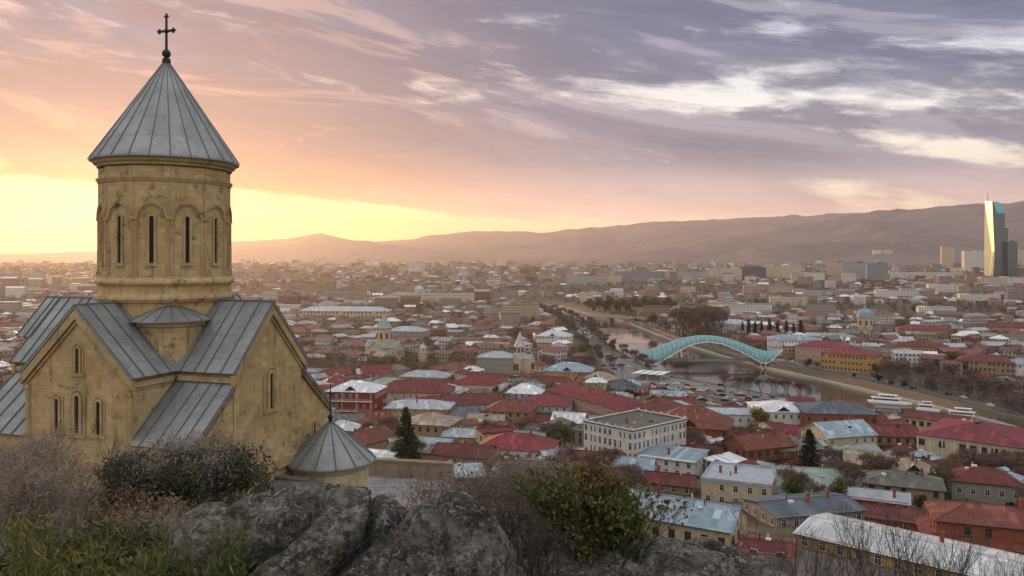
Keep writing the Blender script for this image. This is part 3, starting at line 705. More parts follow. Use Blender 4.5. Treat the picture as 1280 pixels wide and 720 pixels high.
m = cmb(); m.lathe([(.24, 95.95), (.22, 96.3), (.13, 96.36), (.13, 96.42), (.20, 96.45), (.245, 96.6), (.20, 96.75), (.09, 96.83), (.05, 96.9)], 14)
U = Vector((math.cos(R(-8)), math.sin(R(-8)), -.06)); cc = Vector((0, 0, 97.88))
m.tube((0, 0, 96.85), (0, 0, 98.72), .075, .062, 6, True); m.tube(cc - U * .58, cc + U * .58, .068, .068, 6, True)
for e, d in ((cc + U * .58, U), (cc - U * .58, -U), (Vector((0, 0, 98.72)), Vector((0, 0, 1)))):
    sd = d.cross(Vector((0, 1, 0))).normalized()
    for q in (e + d * .09, e - d * .03 + sd * .09, e - d * .03 - sd * .09): m.lathe([(.001, q.z - .075), (.06, q.z - .04), (.075, q.z), (.06, q.z + .04), (.001, q.z + .075)], 8, (q.x, q.y), cap=False)
m.lathe([(.09, 97.76), (.13, 97.88), (.09, 98.0)], 8)
m.build('cross', IRON, church)
# ---- little hipped turrets in the corners of the cross arms
for sx in (-1, 1):
    for sy in (-1, 1):
        cx, cy = sx * 2.05, sy * 1.95; m = cmb(); m.lathe([(1.62, 78.4), (1.62, 81.5), (1.78, 81.56), (1.84, 81.74)], 8, (cx, cy), R(22.5), R(382.5))
        t = m.build('corner_turret', STONE, church)
        m = cmb(); m.lathe([(1.90, 81.74), (2.08, 81.80), (2.08, 81.87), (.06, 82.86)], 16, (cx, cy), cap=False); t2 = m.build('turret_roof', CROOF, t)
        m = cmb()
        for k in range(16):
            a = 2 * math.pi * k / 16; m.tube((cx + 2.09 * math.cos(a), cy + 2.09 * math.sin(a), 81.885), (cx + .05 * math.cos(a), cy + .05 * math.sin(a), 82.87), .024, .018, 4)
        m.build('seam', SEAM, t)

# ---- chapel apse under a conical roof beside the church
cx, cy = -10.35, 45.6
chapel = empty('chapel', (cx, cy, 69.0), R(-18.9), 'small round stone chapel with a conical grey metal roof against the church wall', 'chapel')
m = MB(); m.lathe([(2.15, -3), (2.15, 4.25), (2.28, 4.32), (2.34, 4.5)], 28); m.build('wall', STONE_PALE, chapel)
m = MB(); m.lathe([(2.38, 4.5), (2.56, 4.54), (2.57, 4.64), (.08, 6.8)], 24, cap=False); r_ = m.build('roof', CROOF, chapel)
m = MB()
for k in range(14):
    a = 2 * math.pi * k / 14; m.tube((2.58 * math.cos(a), 2.58 * math.sin(a), 4.66), (.08 * math.cos(a), .08 * math.sin(a), 6.81), .035, .025, 4)
m.build('seam', SEAM, r_)
m = MB(); m.lathe([(.12, 6.7), (.10, 6.95), (.17, 7.05), (.10, 7.17), (.03, 7.25)], 10); m.tube((0, 0, 7.2), (0, 0, 8.9), .035, .03, 5); m.box((0, 0, 8.4), (.62, .05, .06)); m.lathe([(.03, 8.3), (.09, 8.4), (.03, 8.5)], 8); m.build('finial_cross', IRON, chapel)
arch_window('window', .28, .55, .14, .1, chapel, (2.15 * math.cos(R(-32)), 2.15 * math.sin(R(-32)), 1.75), R(-32 + 90), True)
# ---- low annex with a slab roof between bush and chapel
annex = empty('annex', (-12.35, 42.3, 72.0), R(-18.9), 'low stone annex with a flat grey slab roof below the church gable', 'annex')
m = MB(); m.box((0, 0, -1.6), (3.6, 2.2, 5.2)); m.build('wall', STONE_PALE, annex)
m = MB(); m.box((0, 0, 1.1), (3.95, 2.5, .14)); m.box((-.2, .9, 1.24), (3.0, .5, .12)); m.build('roof', ROOF['grey'], annex)

# ---- paved terrace with its parapet
def m_paving():
    m, N = mat('pale terrace stone'); p, n = geo(N)
    b = N.new('ShaderNodeTexBrick', {'Color1': (.75, .75, .75, 1), 'Color2': (1.05, 1.05, 1.05, 1), 'Mortar': (.5, .48, .46, 1), 'Scale': 1.0, 'Mortar Size': .025, 'Brick Width': 1.2, 'Row Height': .8}); N.put(b.inputs['Vector'], p)
    base = N.mix(N.ss(N.noise(p, .6, 6, .65), .38, .64), (.22, .21, .21, 1), (.36, .345, .35, 1)); base = N.mix(N.m('MULTIPLY', N.ss(N.noise(p, 2.2, 7, .7), .54, .7), .6), base, (.12, .11, .10, 1))
    finish(N, N.mix(1.0, base, b.outputs[0], 'MULTIPLY'), .85, 0, N.noise(p, 6, 5), .3, .02); return m
m = MB(); T0 = [(-13.5, 49.8), (-6.4, 47.2), (-3.6, 52.5), (-4.6, 56.9), (-12.6, 58.6)]
m.prism(T0, 66.5, 69.32); tag(m.build('terrace_paving', m_paving()), kind='structure')
par = empty('parapet_wall', (-8, 58.3, 69.3), 0, 'weathered grey stone parapet wall along the edge of the church terrace', 'wall')
m = MB()
def wall_run(m, a, b, w, z0, z1, off=0.0):
    a = Vector(a); b = Vector(b); d = b - a; m.box(((a.x + b.x) / 2, (a.y + b.y) / 2, (z0 + z1) / 2), (d.length + off, w, z1 - z0), math.atan2(d.y, d.x))
A_, B_ = (-7, .9, 0), (3.8, -1.3, 0)
wall_run(m, A_, B_, .45, -6, 1.15); m.build('masonry', STONE_GREY, par)
m = MB(); wall_run(m, A_, B_, .62, 1.153, 1.27); m.build('coping', STONE_GREY, par)
# ================================================================ THE TOWN
CAMP = np.array([0.0, 0.0])
occupied = []            # (x, y, radius) of everything that stands in the town
LAND = []                # (x, y, phrase) landmarks for labels
def free(x, y, r):
    for ox, oy, orr in occupied:
        if (ox - x) ** 2 + (oy - y) ** 2 < (orr + r) ** 2: return False
    return True
def win_mesh(name, w, h, fm, mull=True, shutters=False):
    m = MB(); t = .09
    for s in (-1, 1): m.box((s * (w / 2 + t / 2), -.05, h / 2), (t, .10, h + 2 * t))
    m.box((0, -.05, h + t / 2), (w, .10, t)); m.box((0, -.09, -t / 2), (w + .3, .18, t))
    if mull: m.box((0, -.035, h / 2), (.05, .06, h)); m.box((0, -.034, h * .66), (w, .05, .05))
    if shutters:
        for s in (-1, 1): m.box((s * (w / 2 + t + .24), -.03, h / 2), (.42, .05, h))
    m.cur = 1; m.solid([(-w / 2, -.015, 0), (w / 2, -.015, 0), (w / 2, -.015, h), (-w / 2, -.015, h)], (0, .03, 0))
    return m.mesh(name, [fm, GLASS])
WIN = {'w': win_mesh('window', 1.0, 1.55, FRAME_W), 'b': win_mesh('window', 1.05, 1.5, FRAME_B), 't': win_mesh('window', 1.05, 2.1, FRAME_W), 's': win_mesh('window', 1.15, 1.3, FRAME_B, True, True), 'g': win_mesh('window', 1.7, 1.9, FRAME_B), 'l': win_mesh('window', .9, 1.9, STONE_TRIM, False)}
def door_mesh():
    m = MB(); m.box((0, -.04, 1.08), (1.1, .08, 2.16)); m.box((0, -.07, 2.24), (1.4, .14, .14)); return m.mesh('door', WOOD_D)
DOOR = door_mesh()
def chimney_mesh(hh=1.6):
    m = MB(); m.box((0, 0, hh / 2 - .6), (.62, .5, hh + 1.2)); m.box((0, 0, hh + .05), (.8, .66, .16)); m.box((0, 0, hh + .22), (.4, .3, .25)); return m.mesh('chimney', WALL['brick'])
CHIM = chimney_mesh()
def sat_mesh():
    m = MB(); m.lathe([(.02, 0), (.26, .05), (.42, .16)], 12); m.tube((0, 0, 0), (0, .1, -.5), .03); return m.mesh('satellite_dish', FRAME_W)
SAT = sat_mesh()
def roof_parts(L, W, h, rh, form, o=.55):
    """roof mesh builder for a footprint L x W with eaves at h"""
    m = MB(); t = .16; a, b = L / 2 + o, W / 2 + o; ze = h - .12
    if form == 'flat':
        m.box((0, 0, h + .11), (L + .3, W + .3, .2))
        for s in (-1, 1): m.box((s * (L / 2 + .05), 0, h + .45), (.22, W + .34, .5)); m.box((0, s * (W / 2 + .05), h + .45), (L - .2, .22, .48))
    elif form == 'shed':
        m.solid([(-a, -b, ze), (a, -b, ze), (a, b, ze + rh), (-a, b, ze + rh)], (0, 0, -t))
    elif form == 'gable':
        zr = h + rh
        for s in (-1, 1):
            q = [(-a, s * b, ze - .0), (a, s * b, ze), (a, 0, zr), (-a, 0, zr)]
            m.solid(q if s < 0 else q[::-1], (0, 0, -t))
        m.box((0, 0, zr + .02), (2 * a, .35, .1))
    else:
        zr = h + rh; k = max(L - W, .4 * 0 + .6) / 2 if L >= W else .3; e = k
        P = [(-a, -b, ze), (a, -b, ze), (a, b, ze), (-a, b, ze)]; r0, r1 = (-e, 0, zr), (e, 0, zr)
        for q in ([P[0], P[1], r1, r0], [P[2], P[3], r0, r1], [P[1], P[2], r1], [P[3], P[0], r0]): m.add(q, [tuple(range(len(q)))])
        m.add(P, [(3, 2, 1, 0)])
        for i in range(4):
            p, q = P[i], P[(i + 1) % 4]; m.add([p, q, (q[0], q[1], q[2] - .18), (p[0], p[1], p[2] - .18)], [(0, 3, 2, 1)])
            m.tube(p, r0 if i in (0, 3) else r1, .09, .09, 4)
        m.tube(r0, r1, .1, .1, 4)
    return m
def house(x, y, z, L, W, h, rh, rot, form, roofc, wallc, rows, label, cat='house', name='house', group='houses of the old town', win='w', extras=(), wins=True, base=5.0, dens=3.0, rs=None):
    rs = rs or random
    rot = R(rot); root = empty(name, (x, y, z), rot, label, cat, group)
    m = MB(); m.box((0, 0, (h - base) / 2), (L, W, h + base))
    if form == 'gable':
        for s in (-1, 1): m.add([(s * (L / 2 - .004), -W / 2, h), (s * (L / 2 - .004), W / 2, h), (s * (L / 2 - .004), 0, h + rh * .98)], [(0, 1, 2)])
    if form == 'shed':
        m.add([(-L / 2, W / 2, h), (L / 2, W / 2, h), (L / 2, W / 2, h + rh * .9), (-L / 2, W / 2, h + rh * .9)], [(0, 1, 2, 3)])
        for s in (-1, 1): m.add([(s * L / 2, -W / 2, h), (s * L / 2, W / 2, h), (s * L / 2, W / 2, h + rh * .9)], [(0, 1, 2)])
    if h > 5: m.box((0, 0, h - .38), (L + .22, W + .22, .2))
    m.build('wall', WALL[wallc] if wallc in WALL else wallc, root)
    rf = roof_parts(L, W, h, rh, form).build('roof', ROOF[roofc] if roofc in ROOF else roofc, root)
    d_ = math.hypot(x, y)
    if d_ < 340 and form in ('hip', 'gable', 'flat'):
        for i in range(rs.randint(1, 3)):
            cy = (rs.random() - .5) * W * .5; cx = (rs.random() - .5) * L * .5; zc = h + (.2 if form == 'flat' else rh * (1 - abs(cy) / (W / 2)))
            if form == 'hip' and L >= W: zc = min(zc, h + rh * max(.05, (L / 2 - abs(cx)) / (W / 2)))
            m = MB()
            if rs.random() < .5: m.tube((cx, cy, zc - .4), (cx, cy, zc + rs.uniform(.5, 1.1)), .11, .11, 7, True); m.tube((cx, cy, zc + .95), (cx, cy, zc + 1.12), .2, .05, 7, True)
            else: m.box((cx, cy, zc + .1), (rs.uniform(.8, 1.3), rs.uniform(.7, 1.1), .5))
            m.build('roof_vent', IRON if rs.random() < .5 else FRAME_W, rf)
        m = MB()
        for q in (-1, 1): m.tube((-L / 2 - .3, q * (W / 2 + .56), h - .2), (L / 2 + .3, q * (W / 2 + .56), h - .2), .08, .08, 6, True)
        if form != 'flat': m.build('gutter', IRON, rf)
    # chimneys
    nch = extras.count('chimney') if isinstance(extras, (list, tuple)) else 0
    for i in range(nch):
        cx = (rs.random() - .5) * L * .6; cy = (rs.random() - .5) * W * .4
        zc = h + (0.1 if form == 'flat' else (rh * (cy / W + .5) if form == 'shed' else rh * max(0, 1 - abs(cy) / (W / 2))))
        if form == 'hip' and L >= W: zc = min(zc, h + rh * max(0.05, (L / 2 - abs(cx)) / (W / 2)))
        link('chimney', CHIM, rf, (cx, cy, zc))
    if 'dish' in extras: link('satellite_dish', SAT, rf, (L * .2, -W * .2, h + (.9 if form == 'flat' else rh * .6 + .5)), 1.0)
    if 'dormer' in extras:
        m = MB(); dz = h + rh * .12; y0 = -W / 2 + .2
        dw, dh = min(2.6, L * .16), min(2.0, rh * .62)
        m.solid([(-dw, y0, dz), (dw, y0, dz), (0, y0, dz + dh)], (0, W * .2, 0))
        d = m.build('dormer', DARK if roofc != 'crimson' else WALL['brick'], rf)
        m = MB()
        for s in (-1, 1): m.solid([(s * (dw + .2), y0 - .3, dz - .12), (0, y0 - .3, dz + dh + .05), (0, y0 + W * .42, dz + dh + .05), (s * (dw + .2), y0 + W * .42, dz - .12)], (0, 0, .12))
        m.build('dormer_roof', ROOF[roofc], d)
    if not wins: return root
    to = Vector((-x, -y, 0)); sides = []
    for (n, c, length, rz) in (((0, -1), (0, -W / 2), L, 0), ((1, 0), (L / 2, 0), W, math.pi / 2), ((0, 1), (0, W / 2), L, math.pi), ((-1, 0), (-L / 2, 0), W, -math.pi / 2)):
        nx = n[0] * math.cos(rot) - n[1] * math.sin(rot); ny = n[0] * math.sin(rot) + n[1] * math.cos(rot)
        if nx * to.x + ny * to.y > -.18 * to.length: sides.append((n, c, length, rz))
    st = h / rows
    for (n, c, length, rz) in sides:
        k = max(1, int(length / dens)); tx, ty = -n[1], n[0]
        for r in range(rows):
            for i in range(k):
                if rs.random() < .12: continue
                u = (i + .5) / k * length - length / 2
                if 'door' in extras and r == 0 and i == k // 2:
                    link('door', DOOR, root, (c[0] + tx * u, c[1] + ty * u, 0), rz); continue
                link('window', WIN[win], root, (c[0] + tx * u, c[1] + ty * u, r * st + st * .5 - .62), rz)
        for r in range(1, rows):
            if 'balcony' in extras and (length == max(s[2] for s in sides)):
                m = MB(); zb = r * st + .05; q = Vector((n[0], n[1], 0)); m.M = Matrix.Translation((c[0], c[1], 0)) @ Matrix.Rotation(rz, 4, 'Z')
                m.box((0, -.75, zb), (length * .9, 1.45, .16)); m.box((0, -1.43, zb + 1.0), (length * .9, .07, .08))
                kk = int(length * .9 / .45)
                for i in range(kk + 1): m.box((-length * .45 + .04 + i * (length * .9 - .08) / kk, -1.43, zb + .53), (.05, .05, .86))
                for i in range(4): m.box((-length * .44 + i * length * .88 / 3, -1.40, zb + st / 2), (.14, .14, st - .3))
                m.build('balcony', FRAME_W if wallc in ('crimson', 'white', 'cream') else WOOD_D, root)
    if 'cornice' in extras:
        m = MB()
        if form == 'flat':
            for q in (-1, 1): m.box((q * (L / 2 + .1), 0, h + .72), (.5, W + .7, .2)); m.box((0, q * (W / 2 + .1), h + .722), (L - .3, .5, .2)); m.box((q * (L / 2 + .12), 0, h - .12), (.3, W + .5, .3)); m.box((0, q * (W / 2 + .12), h - .122), (L - .1, .3, .3))
            for i in range(7):
                for q in (-1, 1): m.box((-L / 2 + .4 + i * (L - .8) / 6, q * (W / 2 + .1), h + 1.1), (.9 if i % 3 == 0 else .3, .36, .6))
        else: m.box((0, 0, h - .62), (L + .5, W + .5, .22))
        for r in range(1, rows): m.box((0, 0, r * st + .05), (L + .2, W + .2, .16))
        for i in range(9):
            for s in (-1, 1): m.box((-L / 2 + .3 + i * (L - .6) / 8, s * (W / 2 + .06), h / 2), (.35, .12, h))
        for i in range(7):
            for s in (-1, 1): m.box((s * (L / 2 + .06), -W / 2 + .3 + i * (W - .6) / 6, h / 2), (.12, .35, h))
        m.build('cornice', WALL['white'], root)
    if 'wing' in extras:
        sx = rs.choice([-1, 1]); sy = rs.choice([-1, -1, 1]); wl, ww, wh = L * rs.uniform(.36, .5), W * rs.uniform(.5, .8), h * rs.choice([.62, .8, .97]); wr = min(rh, wl * .3) * .9
        cx, cy = sx * (L / 2 - wl / 2 - .03), sy * (W / 2 + ww / 2 - .05); m = MB(); m.box((cx, cy, (wh - base) / 2), (wl, ww, wh + base))
        m.add([(cx - wl / 2, cy + sy * (ww / 2 - .004), wh), (cx + wl / 2, cy + sy * (ww / 2 - .004), wh), (cx, cy + sy * (ww / 2 - .004), wh + wr * .97)], [(0, 1, 2)])
        wg = m.build('wing', WALL[rs.choice(['cream', 'tan', 'grey', 'brick', wallc, wallc])] if wallc in WALL else wallc, root)
        m = MB()
        for q in (-1, 1): m.solid([(cx, cy - sy * ww / 2, wh + wr), (cx, cy + sy * (ww / 2 + .5), wh + wr), (cx + q * (wl / 2 + .5), cy + sy * (ww / 2 + .5), wh - .12), (cx + q * (wl / 2 + .5), cy - sy * ww / 2, wh - .12)], (0, 0, .15))
        m.build('wing_roof', ROOF[rs.choice([roofc, roofc, 'silver', 'maroon', 'grey'])], wg)
        if sy < 0 and wins:
            for r in range(max(1, int(wh / 3))):
                for u in (-.25, .25): link('window', WIN[win], root, (cx + u * wl, cy - ww / 2, r * 3.0 + .95), 0)
    if 'porch' in extras:
        m = MB(); zb = h * .45
        m.solid([(-L / 2 - 2.4, -W / 2 - 2.4, zb), (L / 2 + .5, -W / 2 - 2.4, zb), (L / 2 + .5, -W / 2 - .002, zb + 1.1), (-L / 2 - 2.4, -W / 2 - .002, zb + 1.1)], (0, 0, -.12))
        m.solid([(-L / 2 - 2.4, W / 2, zb - .003), (-L / 2 - 2.4, -W / 2 - 2.4, zb - .003), (-L / 2 - .002, -W / 2 - .01, zb + 1.1), (-L / 2 - .002, W / 2, zb + 1.1)], (0, 0, -.12))
        for i in range(6): m.box((-L / 2 - 2.1 + i * (L + 2.2) / 5, -W / 2 - 2.1, zb / 2 - 1.5), (.18, .18, zb + 2.8))
        m.build('porch_roof', ROOF['rust red'], root)
    return root

# px, py of the footprint centre on the ground, then length, depth, eaves height, roof rise in picture pixels at that distance
HERO = [
 (852, 672, 142, 72, 30, 20, -31, 'gable', 'pale blue', 'cream', 1, 'long cream house under a pale blue ribbed metal gable roof just below the rocks', dict(win='b', extras=('chimney', 'dish'))),
 (926, 624, 82, 84, 30, 5, -24, 'flat', 'silver', 'cream', 2, 'cream block house with a flat pale metal roof and rooftop chimneys behind the ribbed roof', dict(extras=('chimney', 'chimney', 'dish'))),
 (1003, 648, 120, 78, 18, 7, 14, 'gable', 'slate blue', 'grey', 1, 'wide low house with a dark slate blue metal roof beside the cream flat roofed block', dict(extras=('chimney', 'chimney'))),
 (1140, 704, 250, 108, 22, 8, -43, 'gable', 'white', 'ochre', 1, 'huge white metal roof over ochre walls at the foot of the slope', dict(extras=('chimney',))),
 (1240, 690, 135, 78, 44, 14, -20, 'hip', 'rust red', 'brick', 2, 'brick house with a rust red roof and a second red porch roof below', dict(win='b', extras=('porch', 'chimney'))),
 (1128, 627, 88, 62, 27, 11, -24, 'hip', 'grey', 'tan', 2, 'old stone house with a rough dark grey roof below the crimson roofed mansion', dict(win='b', extras=('chimney',))),
 (1229, 622, 76, 60, 25, 13, -22, 'hip', 'maroon', 'grey', 1, 'grey walled house with a dark maroon hipped roof in front of the crimson roofed mansion', dict(extras=())),
 (1225, 582, 112, 125, 42, 13, -42, 'hip', 'crimson', 'cream', 2, 'large two storey cream mansion with rows of tall windows under a crimson roof', dict(win='g', extras=('cornice',))),
 (1048, 565, 70, 52, 25, 14, 16, 'gable', 'pale blue', 'cream', 2, 'house with a cream gable end and a plain pale blue metal roof', dict(extras=('chimney',))),
 (1110, 563, 62, 48, 23, 10, -10, 'gable', 'maroon', 'tan', 2, 'stone house with a maroon gable roof joined to the pale blue roof', dict(win='b', extras=('balcony',))),
 (1043, 541, 84, 66, 30, 9, -8, 'hip', 'slate blue', 'brick', 2, 'big red brick house with a dark slate blue hipped roof near the river boats', dict(win='b')),
 (972, 534, 62, 66, 25, 8, -6, 'hip', 'white', 'white', 2, 'white two storey house with white roof and a dormer beside the round yellow green tree', dict(extras=('dormer', 'door'))),
 (908, 531, 58, 30, 16, 5, -6, 'gable', 'silver', 'white', 1, 'low white wing with a row of windows behind the rust red roofs', dict()),
 (866, 550, 92, 70, 22, 20, -20, 'hip', 'rust red', 'brick', 2, 'big house with a steep rust red roof and dark wooden balconies', dict(win='b', extras=('dormer', 'balcony', 'chimney'))),
 (826, 531, 66, 58, 18, 16, -24, 'hip', 'rust red', 'brick', 2, 'rust red hipped roof house tucked behind the steep balconied roof', dict(win='b', extras=('chimney',))),
 (948, 582, 74, 50, 28, 13, 22, 'gable', 'rust red', 'brick', 2, 'orange brick house with a rust red gable roof below the yellow green tree', dict(win='b', extras=('balcony', 'chimney'))),
 (990, 584, 58, 42, 26, 12, 14, 'gable', 'grey', 'brick', 2, 'brick house with a patched grey gable roof and pale gable window', dict(extras=('chimney',))),
 (794, 577, 78, 104, 50, 3, -48, 'flat', 'grey', 'white', 4, 'ornate four storey white building with dark flat roof and rows of tall windows', dict(win='t', extras=('cornice', 'chimney', 'dish'), dens=2.0)),
 (842, 590, 70, 55, 22, 4, -30, 'shed', 'pale blue', 'white', 2, 'white house with a pale blue lean roof against the ornate white building', dict(extras=('chimney',))),
 (838, 612, 60, 40, 12, 9, -20, 'gable', 'maroon', 'tan', 1, 'low house with a patched maroon roof behind the ribbed pale blue roof', dict(extras=('chimney',))),
 (745, 520, 170, 44, 22, 11, -61, 'hip', 'crimson', 'pink', 2, 'long pink and white terrace under one crimson roof running down to the ornate building', dict(dens=2.8, extras=('chimney', 'chimney'))),
 (806, 523, 56, 40, 14, 6, 14, 'gable', 'pale blue', 'white', 1, 'small white house with pale blue gable roof beside the long crimson roof', dict()),
 (775, 503, 42, 26, 9, 4, -20, 'hip', 'pale green', 'cream', 1, 'low pale green roof behind the long crimson roof', dict()),
 (668, 612, 108, 60, 22, 14, -10, 'hip', 'grey', 'tan', 1, 'wide grey metal hipped roof behind the bare shrubs', dict()),
 (560, 602, 82, 54, 12, 10, 12, 'gable', 'silver', 'grey', 1, 'silver roofed house just beyond the terrace parapet beside the tall spruce', dict()),
 (648, 573, 92, 60, 18, 14, -12, 'hip', 'crimson', 'white', 1, 'white walled house with a broad crimson hipped roof and chimneys above the bare shrubs', dict(extras=('chimney', 'chimney'))),
 (582, 577, 72, 48, 12, 10, -14, 'gable', 'maroon', 'tan', 1, 'long maroon roof between the spruce and the broad crimson roof', dict()),
 (474, 590, 62, 50, 20, 8, -20, 'gable', 'white', 'blue', 1, 'house with a clean white gable roof right of the chapel and below the spruce', dict()),
 (458, 565, 62, 42, 16, 12, 52, 'gable', 'rust red', 'ochre', 1, 'rust roofed house with an orange gable end facing the chapel', dict(extras=('chimney',))),
 (428, 546, 40, 34, 12, 9, -12, 'hip', 'white', 'tan', 1, 'small white hipped roof close to the church gable', dict()),
 (540, 553, 62, 52, 26, 9, -16, 'hip', 'beige', 'tan', 2, 'stone house with a beige sheet roof behind the spruce', dict(win='b')),
 (580, 556, 46, 38, 14, 7, -8, 'gable', 'silver', 'ochre', 1, 'ochre house with a bright silver gable roof next to the beige roof', dict()),
 (525, 523, 80, 48, 16, 7, -6, 'hip', 'silver', 'ochre', 2, 'ochre house with a silver roof and dark roof vents behind the beige roof', dict(extras=('chimney', 'chimney'))),
 (518, 505, 96, 50, 18, 12, -4, 'hip', 'maroon', 'cream', 2, 'cream house with a very broad brownish maroon hipped roof', dict(extras=('chimney',))),
 (446, 522, 62, 48, 36, 10, -8, 'hip', 'white', 'crimson', 3, 'three storey crimson boarded house with white balconies and a white dormered roof', dict(extras=('balcony', 'dormer'))),
 (638, 527, 58, 46, 16, 12, -12, 'hip', 'rust red', 'tan', 2, 'house with an orange rust roof and stone walls between crimson roofs', dict(win='b', extras=('chimney',))),
 (682, 521, 62, 44, 18, 10, -12, 'hip', 'crimson', 'blue', 2, 'pale blue and white house with a crimson roof and balcony', dict(extras=('balcony',))),
 (600, 491, 62, 40, 13, 9, -8, 'hip', 'crimson', 'cream', 1, 'cream house with a crimson roof below the pale stone church', dict()),
 (588, 514, 70, 44, 12, 10, 12, 'gable', 'maroon', 'blue', 1, 'long maroon roof with pale blue walls in the middle of the red roofs', dict()),
 (533, 483, 60, 36, 14, 6, -10, 'hip', 'silver', 'ochre', 2, 'yellow ochre house with a silver roof in front of the cone topped cathedral', dict()),
 (487, 489, 46, 32, 11, 6, -14, 'hip', 'pale green', 'tan', 1, 'stone house with a pale green roof behind the broad maroon roof', dict()),
 (1064, 463, 60, 44, 22, 7, -40, 'hip', 'crimson', 'ochre', 3, 'three storey ochre house with crimson roof standing alone on the far river bank', dict(win='b', dens=2.6)),
 (1030, 449, 58, 42, 17, 6, -36, 'hip', 'crimson', 'pink', 2, 'pink house with a crimson roof beside the white riverside building', dict()),
 (990, 443, 58, 36, 20, 5, -16, 'hip', 'pale blue', 'white', 3, 'white three storey building with rows of windows at the end of the glass footbridge', dict(dens=2.5)),
 (1042, 430, 50, 26, 10, 4, -16, 'hip', 'pale green', 'cream', 1, 'low pale green roof behind the white riverside building', dict()),
 (1155, 422, 62, 30, 11, 5, -20, 'hip', 'crimson', 'ochre', 2, 'yellow ochre house with a crimson roof on the rise behind the river', dict()),
 (1152, 449, 56, 38, 17, 6, -36, 'hip', 'maroon', 'ochre', 2, 'sunlit ochre house with a maroon roof above the far embankment', dict(win='b', dens=2.6)),
 (1100, 447, 50, 30, 8, 5, -25, 'gable', 'grey', 'grey', 1, 'low grey house between the sunlit ochre houses', dict()),
 (1232, 469, 62, 42, 19, 7, -32, 'hip', 'maroon', 'tan', 3, 'brown stone three storey house with a maroon roof among dark trees', dict(win='b', dens=2.6)),
 (1282, 472, 50, 38, 18, 6, -28, 'hip', 'pale blue', 'white', 3, 'white house with a pale blue roof next to the brown stone house', dict(dens=2.6)),
 (1268, 421, 82, 36, 13, 5, -24, 'hip', 'maroon', 'ochre', 2, 'long orange ochre building with a maroon roof above the brown stone house', dict()),
 (915, 416, 46, 30, 12, 5, -22, 'hip', 'silver', 'white', 2, 'white villa with a silver roof behind the crest of the footbridge', dict()),
 (432, 402, 112, 24, 14, 5, -7, 'hip', 'silver', 'cream', 3, 'long cream institutional building with three rows of windows under a silver roof', dict(dens=4.5, win='g')),
 (510, 431, 48, 28, 18, 5, -10, 'hip', 'silver', 'grey', 4, 'grey four storey building with a silver roof behind the cathedral', dict(dens=3.2)),
 (693, 434, 42, 28, 15, 6, -14, 'hip', 'white', 'white', 3, 'ornate white building with a white roof and tall dark windows by the quay trees', dict(dens=2.6, win='t', extras=('dormer',))),
 (712, 477, 58, 40, 15, 9, -14, 'hip', 'pale blue', 'ochre', 2, 'ochre house with a pale blue hipped roof and dark gable dormer near the quay', dict(extras=('dormer',), dens=2.8)),
 (622, 469, 46, 34, 24, 6, -12, 'hip', 'silver', 'grey', 4, 'pale grey four storey house with a silver roof beside the spired stone church', dict(dens=2.6)),
 (1092, 638, 78, 36, 18, 4, -26, 'shed', 'silver', 'brick', 1, 'brick house with a worn silver lean roof below the rough grey roof', dict(extras=('chimney',))),
 (1122, 660, 76, 38, 14, 5, -26, 'shed', 'maroon', 'brick', 1, 'brick shed with a faded maroon lean roof beside the huge white roof', dict(extras=())),
 (735, 552, 44, 40, 14, 4, -48, 'flat', 'grey', 'tan', 2, 'stone house with a dark flat roof joined behind the ornate white building', dict(win='b')),
 (960, 690, 62, 60, 8, 5, -20, 'gable', 'maroon', 'pink', 1, 'low house with a dull maroon roof between ribbed blue roof and huge white roof', dict()),
 (1172, 552, 70, 40, 30, 6, -42, 'gable', 'maroon', 'cream', 2, 'older cream wing with patched maroon roof continuing the crimson roofed mansion', dict(win='g')),
 (648, 462, 70, 34, 8, 5, -10, 'hip', 'crimson', 'white', 1, 'low crimson roof behind the spired church', dict()),
]
HB = []
HB += [(765, 810, 452, 476, 700), (800, 850, 470, 492, 560), (850, 930, 482, 512, 500), (930, 985, 497, 520, 470), (790, 978, 418, 456, 620), (985, 1100, 476, 500, 560), (1085, 1140, 495, 510, 470)]
def scr(x, y, z, r, h):
    p = 640 + F * x / y; w = F * r / y; yb = HY + (H - z) / y * F; return p - w, p + w, yb - h / y * F, yb
def hides(x, y, z, r, h, lim=.10):
    a0, a1, b0, b1 = scr(x, y, z, r, h)
    for c0, c1, d0, d1, D in HB:
        if y < D:
            ov = max(0, min(a1, c1) - max(a0, c0)) * max(0, min(b1, d1) - max(b0, d0))
            if ov > lim * (c1 - c0) * (d1 - d0): return True
    return False
def place_hero(h):
    px, py, L, W, hh, rh, rot, form, rc, wc, rows, label, kw = h
    x, y, z, s = G(px, py)
    zmin = min(gz(x + dx, y + dy) for dx in (-L * s * .3, L * s * .3) for dy in (-W * s * .3, W * s * .3))
    house(x, y, z, L * s, W * s, hh * s, rh * s, rot, form, rc, wc, rows, label, base=max(4, z - zmin + 4), **kw)
    ew = (abs(L * math.cos(R(rot))) + abs(W * math.sin(R(rot)))) / 2; HB.append((px - ew, px + ew, py - hh - rh - 4, py + 6, y))
    n = max(1, round(L / W)); a = R(rot)
    for i in range(n):
        u = ((i + .5) / n - .5) * L * s; occupied.append((x + u * math.cos(a), y + u * math.sin(a), max(W, L / n) * s * .52))
for h in HERO: place_hero(h)

